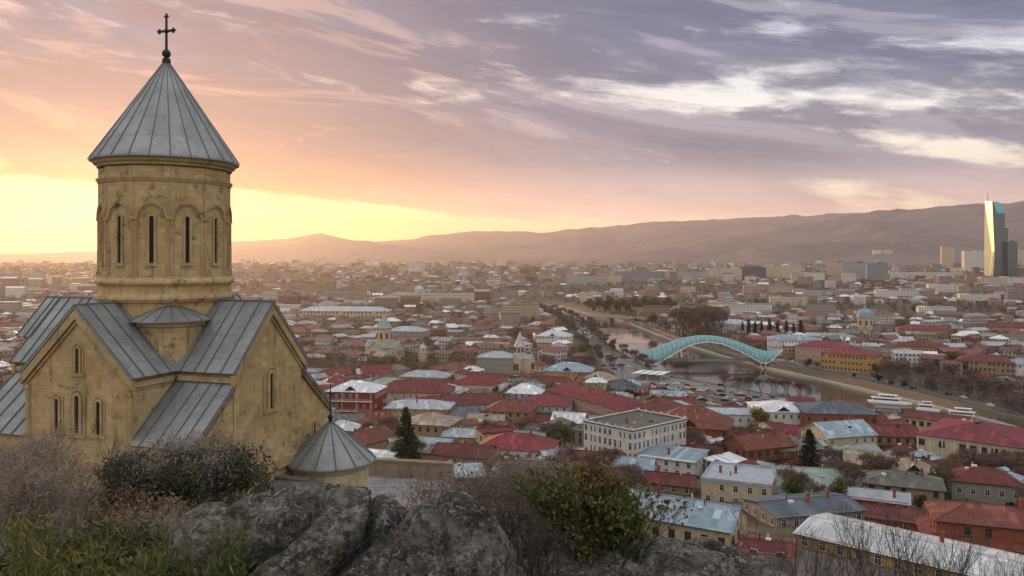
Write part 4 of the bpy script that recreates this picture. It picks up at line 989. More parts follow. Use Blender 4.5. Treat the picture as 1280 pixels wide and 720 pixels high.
# ---------------------------------------------------------------- churches of the lower town
def town_church(px, py, s_px, label, name, top='cone', cat='church', rot=-25, wallm=STONE_DOWN, roofc='silver', slim=False, rf=.40):
    x, y, z, mpp = G(px, py); s = s_px * mpp          # s = half the length of the cross
    root = empty(name, (x, y, z), R(rot), label, cat)
    hw = .42 * s; he = .85 * s if not slim else 1.5 * s; hr = he + .36 * s
    m = MB()
    extr(m, [(-hw, -4), (hw, -4), (hw, he), (0, hr), (-hw, he)], 'y', -s, s); extr(m, [(-hw * .98, -4), (hw * .98, -4), (hw * .98, he * .995), (0, hr * .995), (-hw * .98, he * .995)], 'x', -s * 1.15, s * 1.15)
    if not slim:
        m.box((0, 0, he * .25), (s * 1.9, s * 1.7, he * .6))
    m.build('wall', wallm, root)
    m = MB()
    for sg in (-1, 1):
        m.solid([(0, -s * 1.05, hr + .1), (0, s * 1.05, hr + .1), (sg * hw * 1.12, s * 1.05, he - .03 * s), (sg * hw * 1.12, -s * 1.05, he - .03 * s)], (0, 0, -.15))
        m.solid([(-s * 1.2, 0, hr + .09), (s * 1.2, 0, hr + .09), (s * 1.2, sg * hw * 1.1, he - .03 * s), (-s * 1.2, sg * hw * 1.1, he - .03 * s)], (0, 0, -.15))
        if not slim:
            for e in (-1, 1): m.solid([(sg * s * .98, e * hw, he * .72), (sg * hw, e * hw, he * .78), (sg * hw, e * s * .9, he * .5), (sg * s * .98, e * s * .9, he * .5)], (0, 0, -.12))
    m.build('roof', ROOF[roofc], root)
    HB.append((px - s_px * 1.2, px + s_px * 1.2, py - s_px * 2.5, py, y)); r = rf * s; dz0 = he; dz1 = hr + (.75 * s if not slim else .55 * s)
    m = MB(); m.lathe([(r, dz0), (r, dz1 - .05 * s), (r * 1.08, dz1 - .04 * s), (r * 1.1, dz1)], 12); dr = m.build('drum', wallm, root)
    for k in range(8):
        a = 2 * math.pi * k / 8 + .2; w = link('window', WIN['l'], dr, (r * math.cos(a), r * math.sin(a), hr + .12 * s), a + math.pi / 2); f = .36 * s / 1.9; w.scale = (f * .8, 1, f)
    for sg in (-1, 1):
        for i in range(3):
            w = link('window', WIN['l'], root, (hw * .55 * (i - 1), sg * s, he * .4), 0 if sg < 0 else math.pi); f = he * .35 / 1.9; w.scale = (f * .7, 1, f)
            w = link('window', WIN['l'], root, (sg * s * 1.15, hw * .55 * (i - 1), he * .4), sg * math.pi / 2); w.scale = (f * .7, 1, f)
    m = MB()
    if top == 'cone': m.lathe([(r * 1.12, dz1), (r * 1.18, dz1 + .03 * s), (.03 * s, dz1 + (.85 if not slim else 1.25) * s)], 16)
    else: m.lathe([(r * 1.1, dz1), (r * 1.1, dz1 + .05 * s)] + [(r * 1.06 * math.cos(R(a)), dz1 + .05 * s + r * 1.15 * math.sin(R(a))) for a in range(0, 86, 10)] + [(.09 * s, dz1 + .05 * s + r * 1.17), (.09 * s, dz1 + r * 1.5), (.01, dz1 + r * 1.7)], 20)
    m.build('dome' if top == 'dome' else 'cone_roof', ROOF['pale blue' if top == 'dome' else roofc], root, smooth=top == 'dome')
    zt = dz1 + (.85 if top == 'cone' and not slim else 1.25 if slim else .75) * s
    m = MB(); m.tube((0, 0, zt - .1 * s), (0, 0, zt + .3 * s), .025 * s, n=5, cap=True); m.box((0, 0, zt + .18 * s), (.2 * s, .03 * s, .03 * s)); m.build('cross', IRON, root)
    occupied.append((x, y, s * 1.2)); return x, y
LX = {}
LX['cathedral'] = town_church(480, 450, 20, 'pale stone cathedral with a tall drum and cone roof among silver roofs', 'cathedral', 'cone', roofc='pale green', rf=.45)
LX['spired'] = town_church(650, 470, 15, 'slim pale stone church with a pointed white spire between grey houses', 'church', 'cone', slim=True, roofc='silver', wallm=STONE_PALE)
LX['domed'] = town_church(1081, 426, 15, 'stone church with a round pale blue dome on the rise beyond the river', 'church', 'dome', roofc='grey', rf=.6)
def bell_tower(px, py, w_px, h_px, label):
    x, y, z, s = G(px, py); w, h = w_px * s, h_px * s; root = empty('bell_tower', (x, y, z), R(-20), label, 'bell tower')
    m = MB(); m.box((0, 0, h * .25 - 2), (w, w, h * .5 + 4)); m.box((0, 0, h * .5), (w * 1.15, w * 1.15, h * .04)); m.build('wall', STONE_PALE, root)
    m = MB()
    for i in range(8): a = 2 * math.pi * i / 8; m.tube((w * .4 * math.cos(a), w * .4 * math.sin(a), h * .5), (w * .4 * math.cos(a), w * .4 * math.sin(a), h * .76), w * .06)
    m.lathe([(w * .5, h * .75), (w * .5, h * .8)], 12); m.build('belfry', WALL['white'], root)
    m = MB(); m.lathe([(w * .48, h * .8), (w * .4, h * .87), (w * .15, h * .95), (w * .02, h * 1.12)], 12); m.build('cupola', ROOF['silver'], root); occupied.append((x, y, w))
bell_tower(529, 452, 9, 22, 'slender white bell tower with a small pointed cupola beside the cathedral')
# ================================================================ BRIDGES, TOWER, BLOCKS
def build_bridge():
    D = 632.0; s = D / F; X = lambda px: (px - 640) * s; Zp = lambda py: H - (py - HY) * s
    x0, x1 = X(786), X(978); cx = (x0 + x1) / 2; L = x1 - x0
    root = empty('footbridge', (cx, D, 0), 0, 'curving glass and white steel canopy footbridge over the river', 'footbridge')
    K, J = 64, 14
    us = np.linspace(-1, 1, K + 1)
    crown = np.interp(us, [-1, -.88, -.75, -.55, -.35, -.1, .1, .3, .5, .68, .8, .9, 1], [14.2, 13.2, 13.6, 18.2, 22.8, 25.6, 25.4, 23.2, 19.0, 14.6, 13.0, 13.2, 14.4])
    low = np.interp(us, [-1, -.82, -.66, -.45, -.2, 0, .2, .45, .68, .76, .88, 1], [14.0, 7.8, 3.6, 12.0, 19.2, 21.0, 19.4, 12.6, 4.6, 3.8, 9.0, 14.2])
    wid = np.interp(us, [-1, -.7, -.3, 0, .3, .7, 1], [1.0, 10.5, 8.2, 6.4, 8.2, 10.5, 1.0])
    ker = np.array([1, 2, 3, 2, 1]) / 9
    sm = lambda a: np.concatenate([a[:2], np.convolve(a, ker, 'valid'), a[-2:]])
    crown, wid = sm(crown), sm(wid); lowc = sm(low)
    def pt(i, t):          # t in 0..1 across
        a = math.pi * t; w = wid[i]; e = min(lowc[i], crown[i] - .4); c = crown[i]
        return (us[i] * L / 2, -w * math.cos(a), e + (c - e) * math.sin(a) ** .8)
    V = [pt(i, j / J) for i in range(K + 1) for j in range(J + 1)]
    m, N = mat('teal canopy glass'); p, n = geo(N)
    r = N.noise(p, .8, 3); col = N.mix(N.ss(r, .35, .65), (.06, .20, .225, 1), (.12, .29, .31, 1))
    g = N.new('ShaderNodeNewGeometry'); col = N.mix(N.m('MULTIPLY', g.outputs['Random Per Island'], .8), col, (.16, .34, .36, 1))
    finish(N, col, .3, .2)
    mb = MB()
    for i in range(K):
        for j in range(J):
            q = [Vector(V[i * (J + 1) + j]), Vector(V[(i + 1) * (J + 1) + j]), Vector(V[(i + 1) * (J + 1) + j + 1]), Vector(V[i * (J + 1) + j + 1])]
            c = sum(q, Vector()) / 4; q = [c + (v - c) * .95 for v in q]; mb.add([tuple(v) for v in q], [(0, 1, 2), (0, 2, 3)])
    gl = mb.build('canopy', m, root)
    mb = MB()
    for i in range(0, K + 1, 2):
        for j in range(J): mb.tube(V[i * (J + 1) + j], V[i * (J + 1) + j + 1], .10, n=4)
    for j in range(1, J, 2):
        for i in range(K): mb.tube(V[i * (J + 1) + j], V[(i + 1) * (J + 1) + j], .06, n=4)
    for i in range(0, K, 2):
        for j in range(0, J, 1): mb.tube(V[i * (J + 1) + j], V[(i + 1) * (J + 1) + j + 1], .04, n=3)
    mb.build('lattice', m_plain('lattice steel', (.50, .58, .60), .5, .1, .1), gl)
    mb = MB()
    for j in (0, J):
        for i in range(K): mb.tube(V[i * (J + 1) + j], V[(i + 1) * (J + 1) + j], .34, n=6)
    mb.build('edge_beam', STEEL_W, root)
    mb = MB(); mb.box((0, 0, 5.6), (L * .86, 5.4, .5)); mb.box((0, 0, 5.15), (L * .86, 3.0, .45)); mb.build('deck', CONC, root)
    gm = m_plain('green tinted balustrade glass', (.16, .25, .22), .2, .1)
    for sgn in (-1, 1):
        mb = MB(); mb.box((0, sgn * 2.75, 6.35), (L * .86, .06, 1.0)); mb.box((0, sgn * 2.75, 6.9), (L * .86, .12, .1)); mb.build('balustrade', gm, root)
    for ux in (-.66, .74):
        for sgn in (-1, 1):
            mb = MB(); fx = ux * L / 2
            for dx in (-6, 0, 6): mb.tube((fx + dx * .25, sgn * 7.5, -3), (fx + dx, sgn * 9.4, 6.5 + abs(dx) * .28), .42, .3, 6)
            mb.box((fx, sgn * 7.5, -1.5), (5, 3, 5)); mb.build('support', STEEL_W, root)
    for ux in (-.93, .93):
        mb = MB(); mb.box((ux * L / 2, 0, 3.2), (L * .09, 9, 6.0)); mb.build('abutment', CONC, root)
    occupied.append((cx - L / 2, D, 14)); occupied.append((cx + L / 2, D, 14)); LAND.append((cx, D, 'the glass footbridge'))
build_bridge()
def build_road_bridge():
    a = unproj(698, 393, 8); b = unproj(806, 398, 8); a = Vector((*a, 0)); b = Vector((*b, 0)); d = b - a; c = (a + b) / 2
    root = empty('road_bridge', (c.x, c.y, 0), math.atan2(d.y, d.x), 'low grey concrete road bridge over the far bend of the river', 'bridge'); L = d.length
    m = MB(); m.box((0, 0, 7.6), (L, 16, 1.4)); m.build('deck', CONC, root)
    for s in (-1, 1): m = MB(); m.box((0, s * 7.8, 8.8), (L, .3, 1.0)); m.build('railing', CONC, root)
    for i in range(4): m = MB(); m.box(((i - 1.5) * L / 4, 0, 2), (3, 13, 10)); m.build('pier', CONC, root)
build_road_bridge()
def build_tower():
    D = 2250.0; s = D / F; X = lambda px: (px - 1240) * s; Z = lambda py: H - (py - HY) * s
    x, y = (1241 - 640) * s, D; z = gz(x, y)
    root = empty('glass_tower', (x, y, z), 0, 'tall twisted glass skyscraper with a blue slanted top and thin mast', 'skyscraper')
    M = Matrix.Translation((0, 0, -z))
    m, N = mat('tower glass'); u, zc, p = wall_uv(N)
    f = N.m('ABSOLUTE', N.m('SUBTRACT', N.m('FRACT', N.m('DIVIDE', zc, 8.0)), .5)); gx = N.m('ABSOLUTE', N.m('SUBTRACT', N.m('FRACT', N.m('DIVIDE', u, 7.0)), .5))
    ln = N.m('MAXIMUM', N.ss(f, .40, .5), N.m('MULTIPLY', N.ss(gx, .42, .5), .5))
    finish(N, N.mix(ln, N.mix(N.noise(p, .03, 3), (.16, .26, .29, 1), (.25, .36, .38, 1)), (.08, .11, .12, 1)), .16, .72)
    mg, N = mat('sky lit gold green tower glass'); u, zc, p = wall_uv(N); f = N.m('ABSOLUTE', N.m('SUBTRACT', N.m('FRACT', N.m('DIVIDE', zc, 8.0)), .5))
    finish(N, N.mix(N.ss(f, .42, .5), N.mix(N.noise(p, .02, 3), (.40, .47, .34, 1), (.32, .42, .36, 1)), (.18, .22, .18, 1)), .28, .6)  # greenish gold glass; base colour lifted to carry the mirrored sunset sky
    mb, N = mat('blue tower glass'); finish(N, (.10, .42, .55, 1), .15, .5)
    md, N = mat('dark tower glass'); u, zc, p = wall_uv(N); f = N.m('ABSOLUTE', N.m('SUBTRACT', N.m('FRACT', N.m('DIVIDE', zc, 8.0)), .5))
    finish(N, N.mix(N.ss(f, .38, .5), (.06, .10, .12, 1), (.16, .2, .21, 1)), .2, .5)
    def ex(poly, off, y0=0.0):
        k = MB(); k.M = M; top = [(X(a), y0, Z(b)) for a, b in poly]; k.solid(top, off); return k
    Xd = lambda px, dy: (px - 640) / F * (D + dy) - x; Zd = lambda py, dy: H - (py - HY) / F * (D + dy)
    k = MB(); k.M = M; q = [(Xd(1240, 2), 2, Zd(251.5, 2)), (Xd(1231, 46), 46, Zd(251, 46)), (Xd(1230, 46), 46, Zd(353, 46)), (Xd(1245, 2), 2, Zd(353, 2)), (Xd(1244, 2), 2, Zd(300, 2))]
    k.solid(q[::-1], (16, 22, 0)); k.build('sunlit_wing', mg, root)
    ex([(1239.5, 252), (1247, 252.6), (1255, 266), (1255.2, 284), (1260, 287), (1258, 303), (1262, 353), (1240, 353), (1243, 303)][::-1], (6, 34, 0), 0).build('dark_body', md, root)
    ex([(1240, 252), (1247.2, 252.8), (1255.5, 266.5), (1244.5, 266)][::-1], (0, .5, 0), -1.2).build('slanted_glass_top', mb, root)
    ex([(1255, 302), (1261, 300.5), (1267, 303), (1267, 353), (1255, 353)][::-1], (0, 26, 0), -14).build('lower_block', md, root)
    k = MB(); k.M = M; k.tube((X(1239), 20, Z(252)), (X(1239), 20, Z(239)), 1.0, .4, 5, True); k.build('mast', IRON, root)
    LAND.append((x, y, 'the glass tower'))
build_tower()

BLK = [ # px centre, base row, width px, height px, depth px, rot, colour, label
 (521, 349, 18, 21, 8, -12, 'white', 'twin white tower blocks rising over the hazy low town'),
 (541, 379, 104, 12, 16, -4, 'cream', 'long cream palace front on a low rise behind the institutional building'),
 (650, 400, 46, 20, 22, -8, 'tan', 'stepped modern office building with glass bands near the river bend'),
 (622, 398, 34, 14, 16, -8, 'grey', 'low grey office block beside the stepped modern building'),
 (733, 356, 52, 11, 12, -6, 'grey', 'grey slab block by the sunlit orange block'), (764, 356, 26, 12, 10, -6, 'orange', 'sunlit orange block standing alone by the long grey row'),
 (800, 353, 66, 13, 12, -4, 'blue', 'long blue grey block in the row across the plain'), (858, 352, 52, 13, 12, -8, 'grey', 'grey block with many bays next to the long blue grey block'),
 (905, 351, 42, 15, 12, -8, 'cream', 'cream slab block beside the dark blue block'), (940, 350, 32, 16, 12, -8, 'navy', 'dark blue glass office block between two cream blocks'),
 (977, 350, 44, 17, 12, -10, 'cream', 'cream block to the east of the dark blue office block'), (1014, 353, 30, 12, 10, -6, 'white', 'small white block between cream and tan slabs'),
 (1046, 350, 22, 22, 10, -20, 'orange', 'peach coloured tower slab lit by the low sun'), (1068, 351, 30, 22, 10, -20, 'grey', 'grey tower slab joined to the peach coloured slab'),
 (1096, 352, 24, 23, 10, -16, 'blue', 'pale blue grey tall block below the twin pale towers'), (1096, 331, 10, 18, 6, -14, 'white', 'pale slender tower block higher on the slope'), (1109, 331, 11, 18, 6, -14, 'cream', 'cream slender tower block higher on the slope'),
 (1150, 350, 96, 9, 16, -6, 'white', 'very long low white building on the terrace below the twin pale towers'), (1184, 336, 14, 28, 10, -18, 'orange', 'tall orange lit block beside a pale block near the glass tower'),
 (1199, 336, 16, 28, 10, -18, 'grey', 'tall pale grey block beside the orange lit block near the glass tower'), (1217, 338, 24, 24, 12, -14, 'white', 'white stepped block just before the glass tower'),
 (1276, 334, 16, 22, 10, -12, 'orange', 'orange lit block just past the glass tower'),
 (1125, 376, 58, 13, 12, -14, 'white', 'white slab block with sunlit end in the middle of the far bank'), (1181, 369, 40, 13, 11, -12, 'white', 'white four storey block behind the long low white building'),
 (1240, 362, 30, 15, 12, -10, 'cream', 'cream block with sunlit front below the glass tower'), (1268, 360, 34, 13, 12, -10, 'white', 'white block next to the cream block below the glass tower'),
 (1223, 380, 46, 12, 12, -10, 'white', 'long white block with strip windows over the far bank roofs'), (1170, 396, 42, 12, 16, -14, 'white', 'white public building with a columned front on the far bank'),
 (1178, 410, 50, 9, 18, -10, 'cream', 'low cream building with a curved pale roof behind the ochre houses'),
 (943, 395, 42, 15, 14, -16, 'white', 'white block with sunlit front behind the white villa'), (905, 388, 40, 11, 18, -14, 'cream', 'curved cream building above the brown trees of the far bank'),
 (985, 382, 44, 10, 12, -10, 'cream', 'low cream block behind the row of cypresses'), (1020, 373, 56, 11, 12, -8, 'grey', 'low grey block in the middle of the far bank roofs'),
 (860, 371, 18, 13, 10, -18, 'orange', 'sunlit ochre block in the plain above the green park trees'), (738, 377, 26, 11, 14, -16, 'cream', 'cream palace like block above the green park trees'),
 (22, 393, 44, 11, 20, -8, 'white', 'long white building in the haze past the church roof'), (48, 352, 14, 12, 8, -8, 'grey', 'grey tower block far off in the orange haze'), (70, 353, 16, 9, 8, -8, 'white', 'low pale block far off in the orange haze'),
 (960, 366, 60, 9, 10, -8, 'tan', 'low tan terrace block in the middle of the plain'), (840, 392, 30, 7, 12, -12, 'white', 'low white hall behind the green yellow bank trees'),
 (1085, 398, 30, 8, 10, -12, 'white', 'small white hall above the blue dome'), (1010, 402, 34, 8, 12, -14, 'cream', 'low cream hall beside the cypress row'),
]
def block(px, py, w, h, dp, rot, c, label):
    x, y, z, s = G(px, py); w, h, dp = w * s, h * s, dp * s
    tower = h > w * .8
    root = empty('apartment_block', (x, y, z), R(rot), label, 'apartment block' if 'palace' not in label and 'hall' not in label else 'building', 'large blocks of the far town')
    m = MB(); m.box((0, 0, h / 2 - 6), (w, dp, h + 12))
    rs = random.Random(int(px * 7 + py))
    nb = max(2, int(w / 14))
    for i in range(nb):
        if rs.random() < .7: m.box(((i + .5) / nb * w - w / 2, -dp / 2 - .5, h / 2 - .5), (w / nb * .45, 1.3, h * .96))
    if w > h * 2 and not 'hall' in label: m.box((-w * .35, 0, h / 2 - 4), (w * .22, dp * 1.12, h * 1.12 + 8))
    m.build('wall', BLOCK_W[c], root)
    m = MB(); m.box((0, 0, h + .3), (w + .8, dp + .8, .6))
    if tower or rs.random() < .4: m.box((w * .15, 0, h + 2), (w * .3, dp * .5, 3.2))
    m.build('roof', ROOF['silver' if c in ('white', 'cream') else 'grey'], root)
    if not tower:
        for i in range(rs.randint(1, 3)):
            k = MB(); k.box(((rs.random() - .5) * w * .8, (rs.random() - .5) * dp * .5, h + 1.6), (rs.uniform(2, 6), rs.uniform(2, 5), 2.6)); k.build('rooftop_housing', WALL['grey'], root)
    if 'palace front' in label:
        k = MB(); r = w * .055; k.lathe([(r, h * .9), (r, h + r * .7), (r * 1.1, h + r * .75)] + [(r * math.cos(R(a)), h + r * .75 + r * math.sin(R(a))) for a in range(0, 91, 15)], 14, (-w * .16, -dp * .1), cap=False); k.build('dome', ROOF['silver'], root)
    n = max(1, round(w / dp)); a = R(rot)
    for i in range(n):
        u = ((i + .5) / n - .5) * w; occupied.append((x + u * math.cos(a), y + u * math.sin(a), max(dp, w / n) * .55))
for b in BLK: block(*b)
# pavilion with a white membrane roof on the quay
x, y, z, s = G(814, 474); pav = empty('pavilion', (x, y, z), R(-28), 'open pavilion with a flat white panelled roof on the quay car park', 'pavilion')
m = MB(); w, d = 40 * s, 34 * s
for i in range(4): m.solid([(-w / 2 + i * w / 4, -d / 2, 4.2), (-w / 2 + (i + .93) * w / 4, -d / 2, 4.7), (-w / 2 + (i + .93) * w / 4, d / 2, 4.7), (-w / 2 + i * w / 4, d / 2, 4.2)], (0, 0, -.2))
m.build('roof', WHITE, pav)
for i in range(3):
    for j in (-1, 1): k = MB(); k.tube((-w * .45 + i * w * .45, j * d * .45, -1), (-w * .45 + i * w * .45, j * d * .45, 4.15), .15); k.build('post', STEEL_W, pav)
k = MB(); k.box((0, 0, 1.4), (w * .6, d * .5, 3.2)); k.build('kiosk', WALL['grey'], pav)
occupied.append((x, y, 18)); LAND.append((x, y, 'the white pavilion'))

# ================================================================ LABELS: what stands nearby
for px, py, ph in [(480, 447, 'the cone topped cathedral'), (650, 470, 'the spired stone church'), (1081, 428, 'the blue domed church'), (794, 577, 'the ornate white building'), (1225, 582, 'the crimson roofed mansion'),
                   (745, 520, 'the long crimson roof'), (446, 522, 'the crimson boarded house'), (866, 550, 'the steep rust roof'), (1043, 541, 'the big red brick house'), (972, 534, 'the yellow green tree'), (712, 477, 'the ochre quay house'),
                   (990, 443, 'the white riverside building'), (1064, 463, 'the ochre riverside house'), (1232, 469, 'the brown stone house'), (1155, 422, 'the yellow ochre house'), (432, 402, 'the institutional building'), (518, 505, 'the broad maroon roof'),
                   (505, 585, 'the tall spruce'), (1012, 605, 'the dark conifer'), (862, 684, 'the ribbed blue roof'), (1140, 704, 'the huge white roof'), (648, 573, 'the broad crimson roof'), (943, 395, 'the white block'), (650, 400, 'the stepped modern building'),
                   (1240, 690, 'the red porch house'), (1128, 627, 'the rough grey roof'), (915, 416, 'the white villa'), (1170, 396, 'the columned building'), (865, 412, 'the big brown tree'), (580, 430, 'the white hillside houses'), (600, 491, 'the cream gable house')]:
    x, y, z, s = G(px, py); LAND.append((x, y, ph))
def nearest(x, y, k=3):
    return [p for _, p in sorted(((math.hypot(x - a, y - b), p) for a, b, p in LAND))[:k]]
USED = set()
def rel(x, y, ph):
    a, b = next((a, b) for a, b, p in LAND if p == ph); d = math.hypot(x - a, y - b)
    rd = math.hypot(x, y) - math.hypot(a, b)
    return ('behind' if rd > 0 else 'in front of') if abs(rd) > .6 * d else 'beside'

# ================================================================ THE HOUSES IN BETWEEN
AUTO = []; FARH = []
hr = random.Random(11)
RC = ['crimson', 'rust red', 'rust red', 'beige', 'maroon', 'maroon', 'maroon', 'silver', 'silver', 'white', 'grey', 'pale blue', 'pale blue', 'grey', 'pale green', 'beige', 'slate blue']
WC = ['cream', 'cream', 'cream', 'white', 'white', 'white', 'ochre', 'brick', 'grey', 'pink', 'tan', 'blue']
def px_of(x, y): return 640 + F * x / y
QUAY = NL
CPK = [unproj(a, b, BANK_Z + .2) for a, b in [(752, 440), (790, 452), (838, 472), (905, 482), (985, 500), (985, 522), (905, 517), (850, 506), (800, 486), (752, 468)]]
def in_park(x, y): return bool(in_poly(np.array([x]), np.array([y]), CPK)[0])
def ok_site(x, y, r):
    if any(in_park(x + a, y + b) for a in (-r, 0, r) for b in (-r, 0, r)): return False
    if float(river_sd(np.array([x]), np.array([y]))[0]) < r + 8: return False
    dq = float(np.min(np.hypot(NL[:, 0] - x, NL[:, 1] - y))); p = px_of(x, y)
    if dq < 34 + r and y < 1000: return False
    df = float(np.min(np.hypot(FL[:, 0] - x, FL[:, 1] - y)))
    if df < 24 + r: return False
    if 985 < p < 1320 and df < 62 + r and y < 560: return False
    return True
cand = []
for _ in range(26000):
    D = math.exp(hr.uniform(math.log(125), math.log(900))); t = hr.uniform(-.30, .70); cand.append((D, t))
cand.sort()
sites = []
for D, t in cand:
    if len(sites) >= 300 - len(HERO) - 4: break
    x, y = t * D, D
    if t < -.22 and D < 190: continue
    if D < 205 and t > -.12: continue
    L = hr.uniform(11, 22); W = L * hr.uniform(.6, .85); r = L * .50
    if not free(x, y, r) or not ok_site(x, y, r): continue
    zc = gz(x, y)
    mh = next((q for q in (13.5, 10, 7, 4.6) if not hides(x, y, zc, r * .9, q)), None)
    if mh is None: continue
    occupied.append((x, y, r)); sites.append((x, y, L, W, mh))
AUTO_RMAX = max(math.hypot(x, y) for x, y, _, _, _ in sites)
for x, y, L, W, mh in sites:
    rot = hr.choice([-48, -42, -22, -14, -8, 14, 20, 40]) + hr.uniform(-6, 6); rows = hr.choice([1, 2, 2, 3, 3, 4]) if L < 17 else hr.choice([2, 3, 3, 4]); rows = max(1, min(rows, int(mh / 3.6))); h = rows * 3.1 + hr.uniform(0, .6)
    form = hr.choice(['hip', 'hip', 'hip', 'gable', 'gable', 'gable', 'shed', 'flat']); rh = {'hip': W * .30, 'gable': W * .32, 'shed': W * .18, 'flat': .3}[form]
    fw = {'hip': 'hipped', 'gable': 'gabled', 'shed': 'lean', 'flat': 'flat'}[form]; sw = {1: 'low', 2: 'two storey', 3: 'three storey', 4: 'four storey'}[rows]
    lab = None
    for tr in range(60):
        rc, wc = hr.choice(RC), hr.choice(WC)
        for ph in nearest(x, y, 2 + tr // 10):
            lab = f"{sw} {wc} house, {rc} {fw} roof, {rel(x, y, ph)} {ph}".replace('brick house', 'red brick house').replace(' blue house', ' pale blue house')
            if lab not in USED: break
            lab = None
        if lab: break
    USED.add(lab)
    d = math.hypot(x, y)
    ex = (['chimney'] if hr.random() < .6 else []) + (['dish'] if d < 320 and hr.random() < .3 else []) + (['balcony'] if d < 420 and rows > 1 and hr.random() < .3 else []) + (['dormer'] if form == 'hip' and hr.random() < .25 else [])
    if hr.random() < .5: ex.append('wing')
    zc = gz(x, y); zm = min(gz(x + a, y + b) for a in (-6, 6) for b in (-6, 6))
    house(x, y, zc, L, W, h, rh, rot, form, rc, wc, rows, lab, win=hr.choice(['w', 'b', 't', 's']), extras=ex, base=max(4, zc - zm + 3), dens=3.0 if d < 420 else 3.6, rs=hr)
# ---------------------------------------------------------------- the rest of the town, out to the hills
def far_town():
    mb = MB(); fr = random.Random(5); n = 0; grid = {}
    def hfree(x, y, r):
        gx, gy = int(x // 40), int(y // 40)
        for i in (-1, 0, 1):
            for j in (-1, 0, 1):
                for ox, oy, orr in grid.get((gx + i, gy + j), ()):
                    if (ox - x) ** 2 + (oy - y) ** 2 < (orr + r) ** 2: return False
        return True
    for ox, oy, orr in occupied: grid.setdefault((int(ox // 40), int(oy // 40)), []).append((ox, oy, orr))
    pts = []
    N_ = 15000
    D = np.exp(np.array([fr.uniform(math.log(330), math.log(6200)) for _ in range(N_)])); T = np.array([fr.uniform(-.80, .80) for _ in range(N_)])
    X, Y = T * D, D; Z = ground_z(X, Y); SD = river_sd(X, Y)
    FLd = np.array([np.min(np.hypot(FL[:, 0] - a, FL[:, 1] - b)) if b < 1600 else 999 for a, b in zip(X, Y)]); NLd = np.array([np.min(np.hypot(NL[:, 0] - a, NL[:, 1] - b)) if b < 1600 else 999 for a, b in zip(X, Y)])
    dens = fbm(X / 300, Y / 300, 3)
    for x, y, z, sd, fd, nd, t, dn in zip(X, Y, Z, SD, FLd, NLd, T, dens):
        r = math.hypot(x, y)
        if sd < 26 or fd < 34 or nd < 42: continue
        if r < AUTO_RMAX - 20 and -.30 < t < .70: continue
        p = px_of(x, y)
        if 985 < p < 1320 and fd < 62 and y < 560: continue
        if in_park(x, y): continue
        if dn < .36 and r > 1200: continue
        big = fr.random() < (.0 if r < 900 else   .17 if r < 1800 else .24)
        L = fr.uniform(10, 20) * (2.0 if big else 1); W = fr.uniform(8, 12) * (1.2 if big else 1); rr = L * .5
        if not hfree(x, y, rr): continue
        grid.setdefault((int(x // 40), int(y // 40)), []).append((x, y, rr))
        h = fr.choice([4, 6.5, 7, 9.5]) if not big else fr.choice([9.5, 12.5, 16, 19]) + (fr.choice([0, 0, 12]) if r > 2000 else 0)
        rot = R(fr.choice([-45, -20, -10, 15, 40]) + fr.uniform(-12, 12)); ca, sa = math.cos(rot), math.sin(rot)
        tr = lambda u, v, w: (x + ca * u - sa * v, y + sa * u + ca * v, z + w)
        a, b = L / 2, W / 2
        mb.cur = 0; c = [(-a, -b), (a, -b), (a, b), (-a, b)]
        mb.add([tr(*q, -6) for q in c] + [tr(*q, h) for q in c], [(0, 1, 5, 4), (1, 2, 6, 5), (2, 3, 7, 6), (3, 0, 4, 7)])
        mb.cur = 1; o = .5; c = [(-a - o, -b - o), (a + o, -b - o), (a + o, b + o), (-a - o, b + o)]
        if big and fr.random() < .6:
            mb.add([tr(*q, h + .3) for q in c] + [tr(*q, h - .1) for q in c], [(0, 1, 2, 3), (0, 4, 5, 1), (1, 5, 6, 2), (2, 6, 7, 3), (3, 7, 4, 0)])
        else:
            rh = W * fr.uniform(.2, .32); e = fr.choice([a - b, a + o]) if L > W else a
            mb.add([tr(*q, h - .1) for q in c] + [tr(-e, 0, h + rh), tr(e, 0, h + rh)], [(0, 1, 5, 4), (2, 3, 4, 5), (1, 2, 5), (3, 0, 4)])
        pts.append((x, y, z)); n += 1
    o = mb.build('distant_houses', [FAR_WALL, FAR_ROOF]); tag(o, kind='stuff'); return pts
FAR_PTS = far_town()

# ================================================================ TREES
def branch_tree(mb, p, d, length, r, depth, rs, spread=.55, up=.15, n=4, tips=None):
    p = Vector(p); d = Vector(d).normalized(); k = 2 if depth > 1 else 1; q = p
    for i in range(k):
        nd = (d + Vector((rs.uniform(-1, 1), rs.uniform(-1, 1), rs.uniform(-.5, 1))) * .14).normalized(); q2 = q + nd * length / k
        mb.tube(q, q2, r * (1 - .25 * i / k), r * (1 - .25 * (i + 1) / k), n if depth > 1 else 3); q = q2; d = nd
    if tips is not None: tips.append(tuple(q))
    if depth <= 0: return
    for i in range(rs.choice([2, 3, 3]) if depth > 1 else rs.choice([2, 3])):
        ax = Vector((rs.uniform(-1, 1), rs.uniform(-1, 1), rs.uniform(-.3, .6))).normalized()
        nd = (d + ax * spread * rs.uniform(.7, 1.4) + Vector((0, 0, up))).normalized()
        branch_tree(mb, q, nd, length * rs.uniform(.62, .82), r * .62, depth - 1, rs, spread, up, n, tips)
